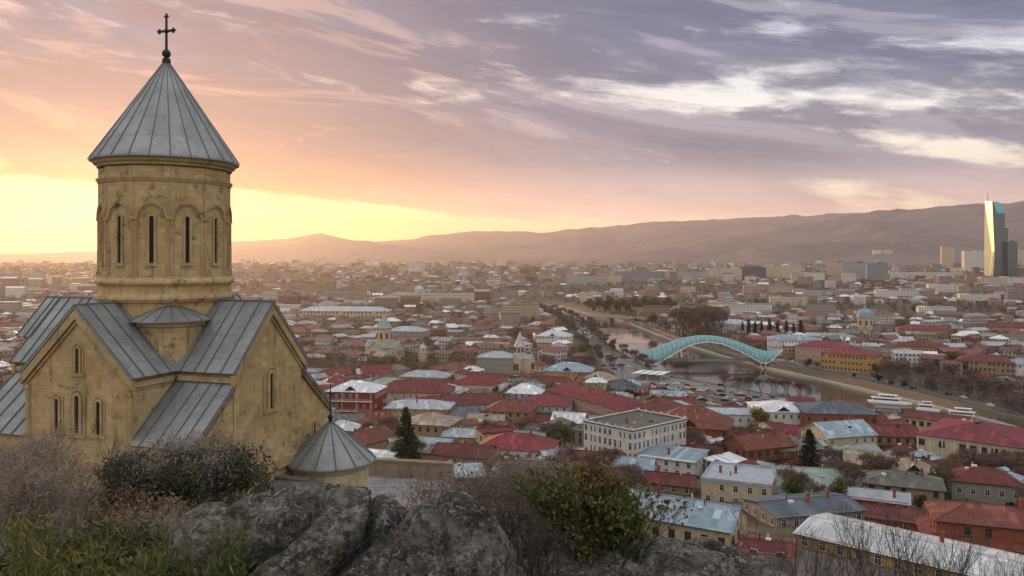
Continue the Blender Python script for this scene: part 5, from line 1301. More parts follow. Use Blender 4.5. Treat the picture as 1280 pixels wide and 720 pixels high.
def leaves(pts, size, mt, name, jit=1.0, per=1, aspect=1.6, up=0.0):
    """leaf-sized quads scattered round the points"""
    P = np.repeat(np.asarray(pts, float), per, axis=0); n = len(P); P = P + rng.normal(0, jit, (n, 3))
    a = rng.normal(0, 1, (n, 3)); a[:, 2] += up; a /= np.linalg.norm(a, axis=1)[:, None]; b = rng.normal(0, 1, (n, 3)); b -= (a * b).sum(1)[:, None] * a; b /= np.linalg.norm(b, axis=1)[:, None]
    s = size * rng.uniform(.6, 1.4, (n, 1)); V = np.stack([P - a * s * aspect / 2, P + b * s / 2, P + a * s * aspect / 2, P - b * s / 2], 1).reshape(-1, 3)
    return np_mesh(name, V, np.arange(4 * n).reshape(-1, 4), mt)
def ball_pts(n, rx, rz, zc, lumps, rs, shell=.55):
    out = []
    cs = [(rs.uniform(-.55, .55) * rx, rs.uniform(-.55, .55) * rx, zc + rs.uniform(-.5, .6) * rz, rs.uniform(.35, .6)) for _ in range(lumps)]
    for i in range(n):
        c = cs[i % lumps]; d = Vector((rs.gauss(0, 1), rs.gauss(0, 1), rs.gauss(0, 1))).normalized() * rs.uniform(shell, 1.0)
        out.append((c[0] + d.x * rx * c[3], c[1] + d.y * rx * c[3], c[2] + d.z * rz * c[3]))
    return out
tr_rs = random.Random(21); ts0 = random.Random(31)
def proto_bare(k, hgt=9.0, twig=TWIG_MAUVE):
    t = MB(); t.tube((0, 0, -1), (0, 0, hgt * .26), .22, .17, 7); c = MB(); tips = []
    for i in range(4):
        a = i * 1.6 + tr_rs.random(); branch_tree(c, (0, 0, hgt * .24), (math.cos(a) * .5, math.sin(a) * .5, 1), hgt * .26, .12, 4, tr_rs, .62, .22, 4, tips)
    V = c.mesh('crown_wood', twig); me = V
    # fine twig sprays at the tips
    tp = leaves(tips, .09, twig, 'twig', .32, 9, 9.0, .6)
    return t.mesh('trunk', BARK), me, tp
def join_meshes(name, a, b):
    va = [v.co[:] for v in a.vertices]; fa = [tuple(p.vertices) for p in a.polygons]; vb = [v.co[:] for v in b.vertices]; k = len(va)
    fb = [tuple(i + k for i in p.vertices) for p in b.polygons]; me = bpy.data.meshes.new(name); me.from_pydata(va + vb, [], fa + fb); me.materials.append(a.materials[0]); me.update(); return me
def proto_leafy(leafm, h=8.0, rx=2.6, rz=3.0, lumps=9, n=1500, size=.34):
    t = MB(); t.tube((0, 0, -1), (0, 0, h * .45), .2, .12, 7)
    for i in range(4): a = i * 1.6; t.tube((0, 0, h * .35), (math.cos(a) * rx * .5, math.sin(a) * rx * .5, h * .62), .1, .04, 5)
    return t.mesh('trunk', BARK), leaves(ball_pts(n, rx, rz, h * .62, lumps, tr_rs), size, leafm, 'crown', .12)
def proto_spruce(h=14.0, r=4.3, leafm=LEAF_DARK, n=5200, narrow=False):
    t = MB(); t.tube((0, 0, -1), (0, 0, h * .97), .24, .03, 7); pts = []
    tiers = int(h * 1.6)
    for k in range(tiers):
        f = k / tiers; z = h * (.10 + .88 * f); rr = r * ((1 - f) ** .85 if not narrow else (math.sin(min(1, (1 - f) * 1.6) * math.pi / 2))) + .1
        nb = max(5, int(9 * (1 - f) + 5))
        for b in range(nb):
            a = tr_rs.uniform(0, 6.28); L = rr * tr_rs.uniform(.7, 1.1); cnt = max(3, int(n / tiers / nb))
            for i in range(cnt): u = (i + tr_rs.random()) / cnt * L; pts.append((math.cos(a) * u, math.sin(a) * u, z - u * .22 + (0.12 * (u / max(L, .1)) ** 2) * L))
            if not narrow: t.tube((0, 0, z), (math.cos(a) * L * .8, math.sin(a) * L * .8, z - L * .16), .035, .015, 3)
    return t.mesh('trunk', BARK_D), leaves(pts, .30, leafm, 'crown', .11, 1, 2.2)
BARE = []
for k in range(4):
    a, b, c = proto_bare(k); BARE.append((a, join_meshes('crown', b, c)))
EVER = [proto_leafy(LEAF_BUSH), proto_leafy(LEAF_DARK, 7.5, 2.4, 3.2, 8), proto_leafy(LEAF_BUSH, 6.0, 2.8, 2.2, 7)]
GREEN = [proto_leafy(LEAF_GREEN, 9.5, 3.4, 3.6, 11, 1700, .38), proto_leafy(LEAF_GREEN, 8.0, 3.0, 3.2, 9, 1500, .36)]
YELL = proto_leafy(LEAF_YELL, 8.0, 3.2, 3.6, 12, 2600, .34)
SPRUCE = proto_spruce(); CYPR = proto_spruce(11.0, 1.35, LEAF_DARK, 2600, True)
def tree(pr, x, y, s, name, label, group, cat='tree', sz=None, z=None):
    root = empty(name, (x, y, gz(x, y) if z is None else z), random.uniform(0, 6.28), label, cat, group); root.scale = (s, s, s * (sz or 1))
    link('trunk', pr[0], root); link('crown', pr[1], root); return root
def tree_px(pr, px, py, hpx, h0, name, label, group=None, sz=None, cat='tree'):
    x, y, z, s = G(px, py); return tree(pr, x, y, hpx * s / h0, name, label, group, cat, sz)
tree_px(SPRUCE, 507, 590, 84, 14, 'spruce_tree', 'tall dark spruce rising above the white and maroon roofs beyond the terrace')
tree_px(SPRUCE, 1012, 618, 84, 14, 'spruce_tree', 'dark conifer with drooping boughs beside the patched grey gable roof')
tree_px(YELL, 951, 540, 36, 10.2, 'round_tree', 'round yellow green tree in front of the white two storey house')
tree_px(GREEN[0], 815, 409, 24, 12, 'broad_tree', 'yellow green spring tree on the far bank behind the footbridge')
for i, px in enumerate((928, 936, 944, 952, 962, 972, 983, 992, 1001)):
    tree_px(CYPR, px, 424 + (i % 3), 22 + (i * 5) % 7, 11, 'cypress_tree', 'dark cypress in the close row between the white villa and the white riverside building', 'row of cypresses beyond the footbridge')
for i in range(16):
    tree_px(GREEN[i % 2], 735 + i * 7, 389 + (i * 3) % 6, 20 + (i * 7) % 6, 11, 'park_tree', 'green spring tree in the park row by the far road bridge', 'green trees of the riverside park')
for i in range(14):
    tree_px(BARE[i % 4], 845 + i * 4.4, 417 + (i * 5) % 9, 30 + (i * 7) % 8, 9.5, 'brown_tree', 'big brown leafless tree in the clump behind the footbridge', 'brown trees clumped behind the footbridge', cat='tree')
for i, (px, py) in enumerate([(788, 503), (796, 506), (805, 509), (813, 512), (820, 511), (828, 514), (781, 498)]):
    tree_px(EVER[1], px, py, 24, 10, 'evergreen_tree', 'dark evergreen tree in the dense row between the long crimson roof and the car park', 'evergreens beside the car park')
for i, px in enumerate((906, 922, 936, 951, 968, 983, 1000, 834, 858)):
    tree_px(BARE[i % 4], px, 494 - (i % 3) + (px - 930) * .09 - (12 if px < 870 else 0), 23, 9.5, 'waterside_tree', 'bare tree standing along the water edge of the quay', 'bare trees along the quay')
for i in range(3, len(NL) - 2):
    if 560 < NL[i, 1] < 1300:
        for k in range(2):
            off = ts0.uniform(1.5, 6.5) if k == 0 else ts0.uniform(23, 30); q = NL[i] + np.array([0, ts0.uniform(-5, 5)]); d_ = NL[min(i + 1, len(NL) - 1)] - NL[i]; d_ /= np.linalg.norm(d_); q = q + np.array([d_[1], -d_[0]]) * SN * off
            if ts0.random() < .75: tree(BARE[(i + k) % 4] if ts0.random() < .8 else GREEN[i % 2], q[0], q[1], ts0.uniform(.7, 1.2), 'bank_tree', 'tree in the ragged line along the quay road above the footbridge', 'trees lining the quay road')
for i in range(3, len(FL) - 2):
    if 480 < FL[i, 1] < 1300 and ts0.random() < .6:
        d_ = FL[i + 1] - FL[i]; d_ /= np.linalg.norm(d_); q = FL[i] + np.array([d_[1], -d_[0]]) * SF * ts0.uniform(2.5, 7)
        tree(BARE[i % 4] if ts0.random() < .7 else EVER[i % 3], q[0], q[1], ts0.uniform(.5, .9), 'bank_tree', 'small tree above the embankment wall of the far bank', 'trees above the far embankment')
SPECIAL_T = [(640, 502, EVER[1], 30), (618, 500, EVER[0], 24), (705, 560, GREEN[1], 46), (1080, 610, EVER[0], 34), (1045, 625, EVER[0], 30), (1175, 600, EVER[0], 36), (1190, 606, EVER[0], 32), (1160, 588, EVER[1], 34), (1260, 600, EVER[1], 36), (1150, 640, EVER[0], 40), (870, 590, GREEN[1], 26), (890, 600, EVER[0], 30), (1000, 634, EVER[1], 36), (485, 447, EVER[1], 18), (680, 440, EVER[1], 22), (730, 450, GREEN[0], 24), (740, 462, EVER[0], 22), (1205, 470, EVER[0], 26), (1190, 462, GREEN[0], 26), (1175, 466, EVER[1], 24), (1218, 455, EVER[1], 24), (1260, 448, EVER[0], 24), (1135, 445, EVER[1], 22), (1010, 462, EVER[0], 20), (1095, 470, EVER[0], 20), (1110, 476, BARE[0], 24), (1130, 478, BARE[1], 26), (1150, 482, BARE[2], 26), (1170, 488, BARE[3], 24), (1200, 496, BARE[0], 26), (1230, 500, BARE[1], 28), (1258, 506, BARE[2], 28), (1190, 480, BARE[2], 24), (1215, 484, BARE[3], 24), (1060, 610, BARE[0], 40), (1040, 600, BARE[1], 34), (1262, 648, EVER[1], 40), (1278, 655, EVER[0], 42)]
def tlabel(x, y, bare, dark):
    ph = nearest(x, y, 1)[0]; w = rel(x, y, ph)
    k = 'leafless brown tree' if bare else ('dark evergreen tree' if dark else 'green leafy tree')
    return f"{k} among the roofs {w} {ph}", f"{k}s {w} {ph}"
for px, py, pr, hp in SPECIAL_T:
    if py > 560: hp *= .8
    x, y, z, s = G(px, py); b = pr in BARE; l, g = tlabel(x, y, b, pr in EVER)
    tree(pr, x, y, hp * s / (9.5 if b else 10.5), 'leafless_tree' if b else 'town_tree', l, g)
ts = random.Random(3); n1 = n2 = 0
tc = sorted((math.exp(ts.uniform(math.log(130), math.log(1000))), ts.uniform(-.30, .70)) for _ in range(9000))
for D, t in tc:
    x, y = t * D, D
    if n1 + n2 >= 330: break
    if not free(x, y, .6) or float(river_sd(np.array([x]), np.array([y]))[0]) < 10: continue
    if D < 170 and t > .12: continue
    dq = float(np.min(np.hypot(NL[:, 0] - x, NL[:, 1] - y)))
    if dq < 6 or (8 < dq < 22) or in_park(x, y): continue
    if hides(x, y, gz(x, y), 3.0, 8.0, .05): continue
    occupied.append((x, y, 2.0))
    if ts.random() < .68 and n1 < 235: pr = ts.choice(BARE); n1 += 1; s = ts.uniform(.6, 1.15); nm = 'leafless_tree'
    else: pr = ts.choice(EVER + GREEN[:1]); n2 += 1; s = ts.uniform(.5, .95); nm = 'town_tree'
    l, g = tlabel(x, y, nm == 'leafless_tree', pr in EVER); tree(pr, x, y, s, nm, l, g)
TREE_RMAX = max(D for D, t in tc[:1]) if False else 520
def far_trees():
    fr = np.random.default_rng(9); N_ = 21000
    D = np.exp(fr.uniform(math.log(360), math.log(5200), N_)); T = fr.uniform(-.8, .8, N_); X, Y = T * D, D; sd = river_sd(X, Y)
    nl = np.array([np.min(np.hypot(NL[:, 0] - a, NL[:, 1] - b)) if b < 900 else 999 for a, b in zip(X, Y)])
    keep = (sd > 12) & (nl > 36)
    X, Y = X[keep], Y[keep]
    ok = np.ones(len(X), bool); A = np.array(occupied)
    for i in range(len(X)):
        if Y[i] < 1500: ok[i] = np.all((A[:, 0] - X[i]) ** 2 + (A[:, 1] - Y[i]) ** 2 > (A[:, 2] * .8) ** 2)
    ok &= ~in_poly(X, Y, CPK)
    for i in np.nonzero(ok & (Y < 720))[0]: ok[i] = not hides(X[i], Y[i], float(gz(X[i], Y[i])), 3.5, 8.0, .04)
    X, Y = X[ok], Y[ok]; Z = ground_z(X, Y)
    for name, sel, mt, dens in (('distant_bare_trees', fr.random(len(X)) < .72, TWIG_MAUVE, 1), ('distant_evergreen_trees', None, LEAF_DARK, 1)):
        if sel is None: sel = ~prev
        prev = sel; x, y, z = X[sel], Y[sel], Z[sel]; n = len(x); k = np.where(y < 900, 130, np.where(y < 2000, 46, 20)); idx = np.repeat(np.arange(n), k); m_ = len(idx)
        sc = fr.uniform(2.6, 5.4, n)[idx]; d = fr.normal(0, 1, (m_, 3)); d /= np.linalg.norm(d, axis=1)[:, None]; d *= fr.uniform(.35, 1, (m_, 1)) * sc[:, None]; d[:, 2] *= 1.15
        C = np.stack([x[idx], y[idx], z[idx] + sc * 1.25], 1) + d
        sz = np.where(y < 900, .55, np.where(y < 2000, .95, 1.6))[idx]; a = fr.normal(0, 1, (m_, 3)); b = fr.normal(0, 1, (m_, 3)); a /= np.linalg.norm(a, axis=1)[:, None]; b /= np.linalg.norm(b, axis=1)[:, None]
        V = np.stack([C - a * sz[:, None], C + a * sz[:, None], C + b * sz[:, None]], 1).reshape(-1, 3)
        tag(link(name, np_mesh(name, V, np.arange(3 * m_).reshape(-1, 3), mt)), kind='stuff')
far_trees()

# ================================================================ CARS AND BOATS ON THE QUAY
CARC = {'white': (.75, .75, .75), 'silver': (.42, .43, .45), 'black': (.015, .015, .017), 'red': (.35, .03, .03), 'blue': (.04, .08, .2)}
def car_proto(c):
    mt = m_plain(c + ' car paint', CARC[c], .3, .2 if c == 'silver' else 0, .05); m = MB()
    prof = [(-2.1, .35), (2.1, .35), (2.15, .7), (1.35, .88), (.75, 1.38), (-1.0, 1.42), (-1.75, .95), (-2.15, .85)]
    extr(m, prof, 'y', -.86, .86); body = m.mesh('body', mt); m = MB()
    extr(m, [(1.18, .93), (.70, 1.32), (-.96, 1.35), (-1.55, .97)], 'y', -.872, .872); m.solid([(1.33, -.7, .92), (1.33, .7, .92), (.80, .66, 1.36), (.80, -.66, 1.36)], (.02, 0, .02)); gl = m.mesh('window', GLASS)
    m = MB()
    m.tube((0, -.1, 0), (0, .1, 0), .32, .32, 12, True); wh = m.mesh('wheel', DARK); return body, gl, wh
CARS = {c: car_proto(c) for c in CARC}
cr = random.Random(4); cpos = []
def put_car(x, y, a, where, grp):
    if any((x - p) ** 2 + (y - q) ** 2 < 9 for p, q in cpos): return
    cpos.append((x, y)); c = cr.choice(['white', 'white', 'silver', 'silver', 'black', 'black', 'red', 'blue']); b, g_, w = CARS[c]
    zc = max(gz(x, y), BANK_Z + .35)
    root = empty('parked_car', (x, y, zc), a, f'{c} car {where}', 'car', f'{c} cars {grp}'); link('body', b, root); link('window', g_, root)
    for sx in (-1.3, 1.3):
        for sy in (-.8, .8): link('wheel', w, root, (sx, sy, .32))
dn = np.gradient(NL, axis=0); dn /= np.linalg.norm(dn, axis=1)[:, None]; nn = np.stack([dn[:, 1], -dn[:, 0]], 1) * SN
for i in range(2, len(NL) - 2):
    if not (380 < NL[i, 1] < 1150): continue
    for off in (10, 14, 19):
        if off > 32 and not (400 < NL[i, 1] < 650): continue
        for sub in range(3):
            if cr.random() < (.46 if off > 12 else .3) and len(cpos) < 95:
                q = NL[i] + dn[i] * (sub * 4.0 + cr.uniform(-.5, .5)) + nn[i] * (off + cr.uniform(-.8, .8))
                if free(q[0], q[1], 1.5): put_car(q[0], q[1], math.atan2(dn[i, 1], dn[i, 0]) + (math.pi / 2 if off in (38, 44, 56) else 0), 'parked on the busy quay below the glass footbridge' if NL[i, 1] < 640 else 'on the quay road above the glass footbridge', 'along the quay')
df_ = np.gradient(FL, axis=0); df_ /= np.linalg.norm(df_, axis=1)[:, None]; nf = np.stack([df_[:, 1], -df_[:, 0]], 1) * SF
for i in range(2, len(FL) - 2):
    if 330 < FL[i, 1] < 1000 and cr.random() < .55:
        q = FL[i] + nf[i] * (12 if cr.random() < .5 else 16); put_car(q[0], q[1], math.atan2(df_[i, 1], df_[i, 0]), 'driving on the embankment road of the far bank', 'on the far embankment road')
# the quay car park surface
m = MB(); m.add([(*p, BANK_Z + .36) for p in CPK] + [(*p, BANK_Z - 2) for p in CPK], [tuple(range(9, -1, -1))] + [(i, (i + 1) % 10, 10 + (i + 1) % 10, 10 + i) for i in range(10)])
tag(m.build('car_park', m_plain('worn car park asphalt', (.17, .165, .16), .9, 0, .35, .15)), kind='structure')
for _ in range(900):
    if len(cpos) > 235: break
    p = (cr.uniform(752, 985), cr.uniform(440, 522)); q = unproj(*p, BANK_Z + .36)
    if in_park(*q) and free(q[0], q[1], 2.5): put_car(round(q[0] / 3) * 3, round(q[1] / 5.5) * 5.5, R(-27) + cr.uniform(-.06, .06), 'in the rows of the open quay car park', 'in the quay car park')
def boat(px, py, L, label, rot, z=0.0):
    D = (H - z) * F / (py - HY); x = (px - 640) / F * D; root = empty('river_boat', (x, D, z), R(rot), label, 'boat', None); w = L * .2
    m = MB(); P = []
    for u, f in ((-.5, .8), (-.3, 1), (.2, 1), (.4, .65), (.5, .05)): P.append((u * L, f * w / 2))
    ring = [(a, -b) for a, b in P] + [(a, b) for a, b in P[::-1]]; m.prism([(a * .94, b * .8) for a, b in ring], -.6, .5); m.prism(ring, .5, 1.5); m.build('hull', WHITE, root)
    m = MB(); m.box((-.08 * L, 0, 2.5), (L * .62, w * .78, 2.0)); m.box((-.04 * L, 0, 4.5), (L * .36, w * .6, 1.6)); m.build('cabin', WHITE, root)
    m = MB(); m.box((-.08 * L, 0, 3.62), (L * .68, w * .9, .18)); m.box((-.04 * L, 0, 5.4), (L * .44, w * .74, .16)); m.build('awning', WHITE, root)
    m = MB(); m.box((-.08 * L, 0, 2.7), (L * .57, w * .79, .8)); m.box((-.04 * L, 0, 4.6), (L * .32, w * .61, .7)); m.build('window_band', GLASS, root)
    m = MB()
    for i in range(9): m.tube((-L * .45 + i * L * .1, -w * .46, 1.5), (-L * .45 + i * L * .1, -w * .46, 2.4), .04, n=4)
    m.build('railing', STEEL_W, root)
boat(1112, 505, 24, 'large white river cruise boat moored behind the big red brick house', -27)
boat(1206, 523, 19, 'white river boat moored behind the roof of the crimson roofed mansion', -27)
boat(1160, 514, 12, 'small white launch between the two moored cruise boats', -30)
# ================================================================ THE HILLSIDE IN FRONT
import bmesh
def rock(name, c, rad, seed, label, rot=(0, 0, 0), ridge=.16, sub=7, lump=.28, tilt=.6):
    bm = bmesh.new(); bmesh.ops.create_icosphere(bm, subdivisions=sub, radius=1.0)
    M = Matrix.Rotation(rot[2], 3, 'Z') @ Matrix.Rotation(rot[1], 3, 'Y') @ Matrix.Rotation(rot[0], 3, 'X'); o = Vector((seed * 7.3, seed * 3.1, seed * 5.7))
    for v in bm.verts:
        n = v.co.normalized(); p = Vector((n.x * rad[0], n.y * rad[1], n.z * rad[2]))
        q = p * 1.1 + o
        d = (mnoise.fractal(q * .8, 1.0, 2.1, 4) * lump)
        # weathered strata: grooves that run across the boulder on the slant
        u = p.x * tilt - p.z * .9 + p.y * .3 + mnoise.noise(q * .9) * .30 + mnoise.noise(q * 3.1) * .05
        g = abs(math.sin(u * 4.2 + seed)) ; d -= (1 - g) ** 4 * ridge; d -= (1 - abs(math.sin(u * 13.0 + seed * 2 + mnoise.noise(q * 2.0)))) ** 5 * ridge * .08; ce = mnoise.voronoi(q * 1.5)[0]; d -= max(0.0, .07 - (ce[1] - ce[0])) * .35
        d += mnoise.fractal(q * 4.0, 1.0, 2.0, 5) * .030 + mnoise.fractal(q * 13.0, .9, 2.1, 3) * .010
        cr = mnoise.cell_vector(q * 1.3); d += (cr.x - .5) * .02
        p = p + n * d * min(rad) * 1.15
        v.co = M @ p
    me = bpy.data.meshes.new(name); bm.to_mesh(me); bm.free(); me.materials.append(ROCK); me.polygons.foreach_set('use_smooth', [True] * len(me.polygons)); me.update()
    return tag(link(name, me, None, c), label, 'rock', None)
rock('boulder', (-2.00, 8.2, 81.66), (1.30, 1.0, 1.08), 1.0, 'big dark lichen spotted boulder with slanting grooves before the chapel', (0, R(-5), 0), .34, 7, .17)
rock('boulder', (-2.92, 7.7, 81.85), (.52, .55, .80), 2.0, 'smaller rounded brown boulder against the big grooved one', (0, R(8), .3), .05, 6, .14)
rock('boulder', (-.66, 7.6, 81.72), (.74, .85, 1.12), 3.3, 'smooth upright boulder with a dark crack beside the bare shrubs', (0, R(10), 0), .12, 7, .15, -.7)
rock('boulder', (-2.3, 9.6, 81.5), (1.0, .6, .5), 4.1, 'flat topped lichen rock behind the big grooved boulder', (0, R(-6), 0), .15, 6, .2)
rock('boulder', (2.35, 11.6, 79.85), (2.7, 1.4, .95), 5.2, 'broad dark rock slab sloping down beneath the ribbed blue roof', (0, R(9), R(-6)), .16, 7, .2)
rock('boulder', (4.4, 10.6, 79.0), (1.6, 1.2, .9), 6.4, 'dark rock slab lowest on the slope, beside the bare saplings', (0, R(14), 0), .16, 6, .2)
rock('boulder', (-3.5, 8.4, 81.3), (.35, .5, .42), 7.7, 'small dark stone between the grass and the rounded brown boulder', (0, 0, .8), .1, 5)
rock('boulder', (.75, 9.0, 80.0), (.95, 1.0, .9), 8.8, 'dark rock under the evergreen shrub', (0, 0, .2), .16, 6, .2)
for i, (x, y, r, l) in enumerate([(-6.4, 24, .8, 'grey lichen rock just below the annex roof'), (-8.0, 26.5, .6, 'grey stone beside the big leafy bush'), (-10.8, 21.5, .55, 'dark stone half hidden in dry brush below the church front'), (-9.4, 20, .4, 'little dark stone in the dry brush')]):
    rock('stone', (x, y, gz(x, y) + r * .3), (r * 1.3, r, r * .8), 11 + i, l, (0, 0, i), .12, 4)

def blades(pts, hgt, wid, mt, name, lean=.5):
    P = np.asarray(pts, float); n = len(P); a = rng.uniform(0, 6.28, n); h = hgt * rng.uniform(.5, 1.3, n); l = rng.normal(0, lean, (n, 2)) * h[:, None]
    w = np.stack([np.cos(a), np.sin(a), np.zeros(n)], 1) * wid / 2; mid = P + np.stack([l[:, 0] * .35, l[:, 1] * .35, h * .6], 1); tip = P + np.stack([l[:, 0], l[:, 1], h * .9], 1)
    V = np.stack([P - w, P + w, mid + w * .8, mid - w * .8, tip + w * .1, tip - w * .1], 1).reshape(-1, 3); b = np.arange(n)[:, None] * 6
    Fc = np.concatenate([b + np.array([[0, 1, 2, 3]]), b + np.array([[3, 2, 4, 5]])]); return np_mesh(name, V, Fc, mt)
def scatter(n, t0, t1, r0, r1):
    D = rng.uniform(r0 ** .5, r1 ** .5, n) ** 2; t = rng.uniform(t0, t1, n); x, y = D * t, D; k = fbm(x / 1.7, y / 1.7, 3) > .44; x, y = x[k], y[k]; return np.stack([x, y, ground_z(x, y) - .03], 1)
tag(link('dry_grass', blades(scatter(60000, -.75, -.20, 9, 40), .32, .03, STRAW, 'dry_grass')), kind='stuff')
tag(link('dry_grass', blades(scatter(30000, -.2, .5, 7, 26), .28, .03, STRAW, 'dry_grass')), kind='stuff')
tag(link('grass', blades(scatter(9000, -.75, -.35, 4.5, 9), .35, .022, GRASS, 'grass', .35)), kind='stuff')

fs = random.Random(77)
def shrub(name, x, y, label, parts, z=None, cat='shrub', group=None):
    root = empty(name, (x, y, gz(x, y) if z is None else z), 0, label, cat, group)
    for nm, me in parts: link(nm, me, root)
    return root
def stems(n, h, r, depth, spread, out, rs, twig=TWIG, rad=.3, tips=None):
    m = MB()
    for i in range(n):
        a = rs.uniform(0, 6.28); b = rs.uniform(0, rad); branch_tree(m, (math.cos(a) * b, math.sin(a) * b, -.2), (math.cos(a) * out * rs.uniform(.3, 1), math.sin(a) * out * rs.uniform(.3, 1), 1), h * rs.uniform(.28, .4), r, depth, rs, spread, .12, 4, tips)
    return m.mesh('branches', twig)
def bush_pts(n, rx, ry, rz, zc, lumps, rs, lo=.22, hi=.42):
    cs = []
    for _ in range(lumps):
        a = rs.uniform(0, 6.28); q = rs.random() ** .5; zz_ = rs.uniform(-.4, .75) * (1 - q * .55); cs.append((math.cos(a) * q * rx * .8, math.sin(a) * q * ry * .8, zc + zz_ * rz, rs.uniform(lo, hi)))
    out = []
    for i in range(n):
        c = cs[int(rs.random() * lumps)]; d = Vector((rs.gauss(0, 1), rs.gauss(0, 1), rs.gauss(0, 1))).normalized() * (rs.random() ** .4)
        out.append((c[0] + d.x * rx * c[3], c[1] + d.y * ry * c[3], c[2] + d.z * rz * c[3]))
    return out
# evergreen shrub by the rocks
x, y = 1.22, 12.0; z = gz(x, y); tips = []
br = stems(6, 2.7, .035, 4, .42, .22, fs, BARK_D, .15, tips)
pts = bush_pts(2000, .86, .8, 1.2, 81.0 - z, 60, fs, .10, .26)
shrub('evergreen_shrub', x, y, 'olive green evergreen shrub with small leaves beside the bare shrubs and rocks', [('branches', br), ('foliage', leaves(pts + tips, .036, LEAF_EVER, 'foliage', .045, 6, 2.2, .8))])
# grey brown bare shrubs between the rocks and the town
BS = [(-.25, 13.2, 2.0, 12, 6, .026, 'tangled grey brown bare shrub beside the evergreen shrub'), (-1.05, 13.8, 1.9, 10, 5, .024, 'low tangle of bare brown twigs behind the smooth boulder'), (.50, 14.2, 2.2, 9, 6, .030, 'tall forking bare shrub behind the evergreen shrub'), (.15, 12.6, 1.7, 9, 5, .024, 'dense brown twig thicket between the smooth boulder and the evergreen shrub'), (-.70, 12.9, 1.5, 9, 5, .024, 'fuzzy brown shrub of fine twigs right behind the smooth boulder')]
for i, (x, y, h, n, dp, rr, lb) in enumerate(BS):
    tips = []; br = stems(n, h, rr, dp, .62, .55, fs, TWIG, .55, tips); f = y / 14
    shrub('bare_shrub', x, y, lb, [('branches', br), ('twigs', leaves(tips, .008 * f, TWIG, 'twigs', .11 * f, 6 if dp < 6 else 3, 14, .3)), ('dry_leaves', leaves([tips[k] for k in range(0, len(tips), 6)], .035, LEAF_DRY, 'dry_leaves', .06, 2))], group=None)
x, y = .02, 11.0; m = MB(); tips = []
for k in range(4): a = k * 1.57 + .4; branch_tree(m, (math.cos(a) * .06, math.sin(a) * .06, -.2), (math.cos(a) * .35, math.sin(a) * .35, 1), .86, .040, 5, fs, .5, .2, 5, tips)
shrub('bare_tree', x, y, 'dark forked bare little tree standing out before the brown twig tangle', [('branches', m.mesh('branches', BARK_D)), ('twigs', leaves(tips, .007, BARK, 'twigs', .05, 3, 18, .4))], cat='tree')
# the big bush in front of the church
x, y = -9.9, 24.3; z = gz(x, y); tips = []
br = stems(26, 2.2, .03, 5, .55, .8, fs, BARK_D, 1.7, tips)
p1 = bush_pts(4200, 2.6, 1.9, 1.35, 1.15, 46, fs); p2 = bush_pts(1800, 2.8, 2.0, 1.5, 1.5, 30, fs)
shrub('leafy_bush', x, y, 'large dark olive bush with dense small leaves in front of the church wall', [('branches', br), ('foliage', leaves(p1, .060, LEAF_BUSH, 'foliage', .11, 5, 2.0, .5)), ('dry_twigs', leaves(p2, .02, STRAW, 'dry_twigs', .12, 3, 9, .4))])
x, y = -7.2, 26.0
shrub('leafy_bush', x, y, 'smaller brighter green bush beside the annex', [('branches', stems(6, 2.4, .04, 3, .6, .5, fs, BARK_D, .6)), ('foliage', leaves(bush_pts(2400, 1.5, 1.3, 1.2, 1.5, 18, fs), .08, LEAF_EVER, 'foliage', .05, 4, 1.7, .5))])
for (x, y, rx, rz, n, lm, lb) in ((-8.4, 15.5, 1.5, .7, 1300, LEAF_BUSH, 'olive green scrub above the bright green plant'), (-5.4, 14.0, 1.1, .6, 900, LEAF_EVER, 'yellowish green low scrub between the bright plant and the boulders'), (-7.6, 21.5, 1.6, .9, 1500, LEAF_BUSH, 'low dark bush spreading before the large dark olive bush'), (-9.6, 21.0, 1.3, .7, 900, LEAF_DRY, 'low bush of pale dry leaves before the large dark olive bush'), (-6.2, 19.5, 1.2, .7, 900, LEAF_BUSH, 'small dark bush close to the rounded brown boulder')):
    tips = []; br = stems(12, rz * 2.0, .02, 4, .6, .9, fs, TWIG, rx * .6, tips)
    shrub('leafy_bush', x, y, lb, [('branches', br), ('foliage', leaves(bush_pts(n, rx, rx * .8, rz, rz * .7, 24, fs) + tips, .055, lm, 'foliage', .09, 4, 2.0, .4))])
x, y = -11.0, 23.0
shrub('leafy_bush', x, y, 'sparse brownish bush below the three church windows', [('branches', stems(8, 2.0, .03, 4, .7, .8, fs, TWIG, .9)), ('foliage', leaves(bush_pts(900, 1.9, 1.4, .8, .8, 18, fs), .07, LEAF_DRY, 'foliage', .08, 3, 1.7, .2))])
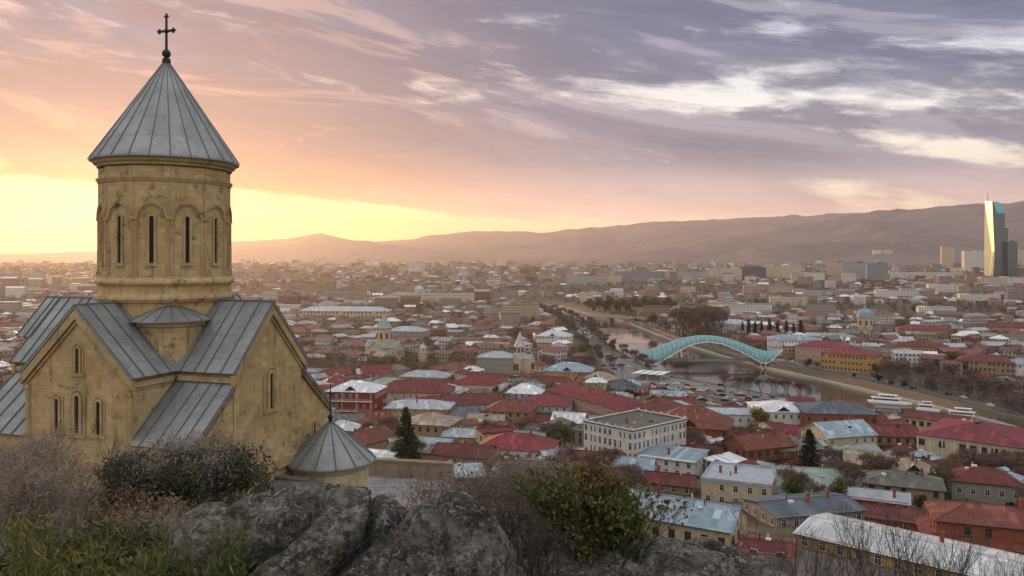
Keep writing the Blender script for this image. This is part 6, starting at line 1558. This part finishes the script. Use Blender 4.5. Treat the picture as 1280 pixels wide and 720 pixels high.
# pale leafless brush on the west side of the slope
for i, (x, y, h, n, lb) in enumerate([(-12.2, 18.2, 2.8, 11, 'tall pale grey leafless brush with arching stems below the church front'), (-10.2, 18.4, 1.4, 6, 'lower grey leafless brush next to the tall arching stems'), (-14.6, 22, 3.0, 8, 'grey leafless brush close to the church corner'), (-7.9, 17.5, 1.2, 6, 'low tangle of dry grey stems under the large dark olive bush')]):
    tips = []; br = stems(n, h, .030, 5, .42, 1.1, fs, TWIG, .8, tips)
    shrub('leafless_brush', x, y, lb, [('branches', br), ('twigs', leaves(tips, .011, STRAW, 'twigs', .20, 3, 26, .3)), ('dry_leaves', leaves([tips[k] for k in range(0, len(tips), 4)], .05, LEAF_DRY, 'dry_leaves', .12, 2))])
# bright green plant at the lowest corner
x, y = -3.75, 6.2; z = gz(x, y)
for (dx, dy, r, top, lb) in ((0, 0, .85, 83.0, 'bright green upright plant with narrow leaves in the bottom corner'), (1.0, .9, .5, 82.62, 'lower green plant with narrow leaves beside the brown boulder')):
    P = []; m = MB()
    for i in range(150 if r > .6 else 60):
        a = fs.uniform(0, 6.28); q = r * fs.random() ** .5; h = (top - z) * fs.uniform(.6, 1.0); b = Vector((math.cos(a) * q, math.sin(a) * q, 0)); e = b + Vector((fs.uniform(-.25, .25), fs.uniform(-.25, .25), h)); m.tube(b * .6, e, .008, .003, 3)
        for k in range(26): u = fs.uniform(.35, 1.0); P.append(tuple((b * .6).lerp(e, u)))
    shrub('green_plant', x + dx, y + dy, lb, [('stalks', m.mesh('stalks', GRASS)), ('foliage', leaves(P, .015, GRASS, 'foliage', .035, 2, 6.0, 1.1))], z=z, cat='plant')
# bare saplings over the white roof
for i, (x, y, top, lb) in enumerate([(12.6, 25, 77.0, 'leafless sapling with upright twigs before the huge white roof'), (9.3, 25, 76.9, 'dark leafless sapling before the ochre wall of the huge white roof'), (11.0, 24, 76.3, 'shorter leafless sapling between the two taller saplings'), (14.6, 25, 76.6, 'leafless sapling near the red porch house'), (8.0, 23.5, 76.4, 'spreading leafless sapling beside the dark rock slab'), (16.5, 26, 75.7, 'low leafless sapling at the end of the huge white roof')]):
    z = gz(x, y); h = top - z; tips = []; m = MB(); m.tube((0, 0, -.3), (0, 0, h * .42), .09, .07, 6)
    for k in range(4): a = k * 1.6 + fs.random(); branch_tree(m, (0, 0, h * (.36 + .02 * k)), (math.cos(a) * .42, math.sin(a) * .42, 1), h * .2, .045, 4, fs, .42, .3, 4, tips)
    shrub('bare_sapling', x, y, lb, [('branches', m.mesh('branches', BARK)), ('twigs', leaves(tips, .010, BARK, 'twigs', .10, 4, 24, 1.2))], cat='tree')
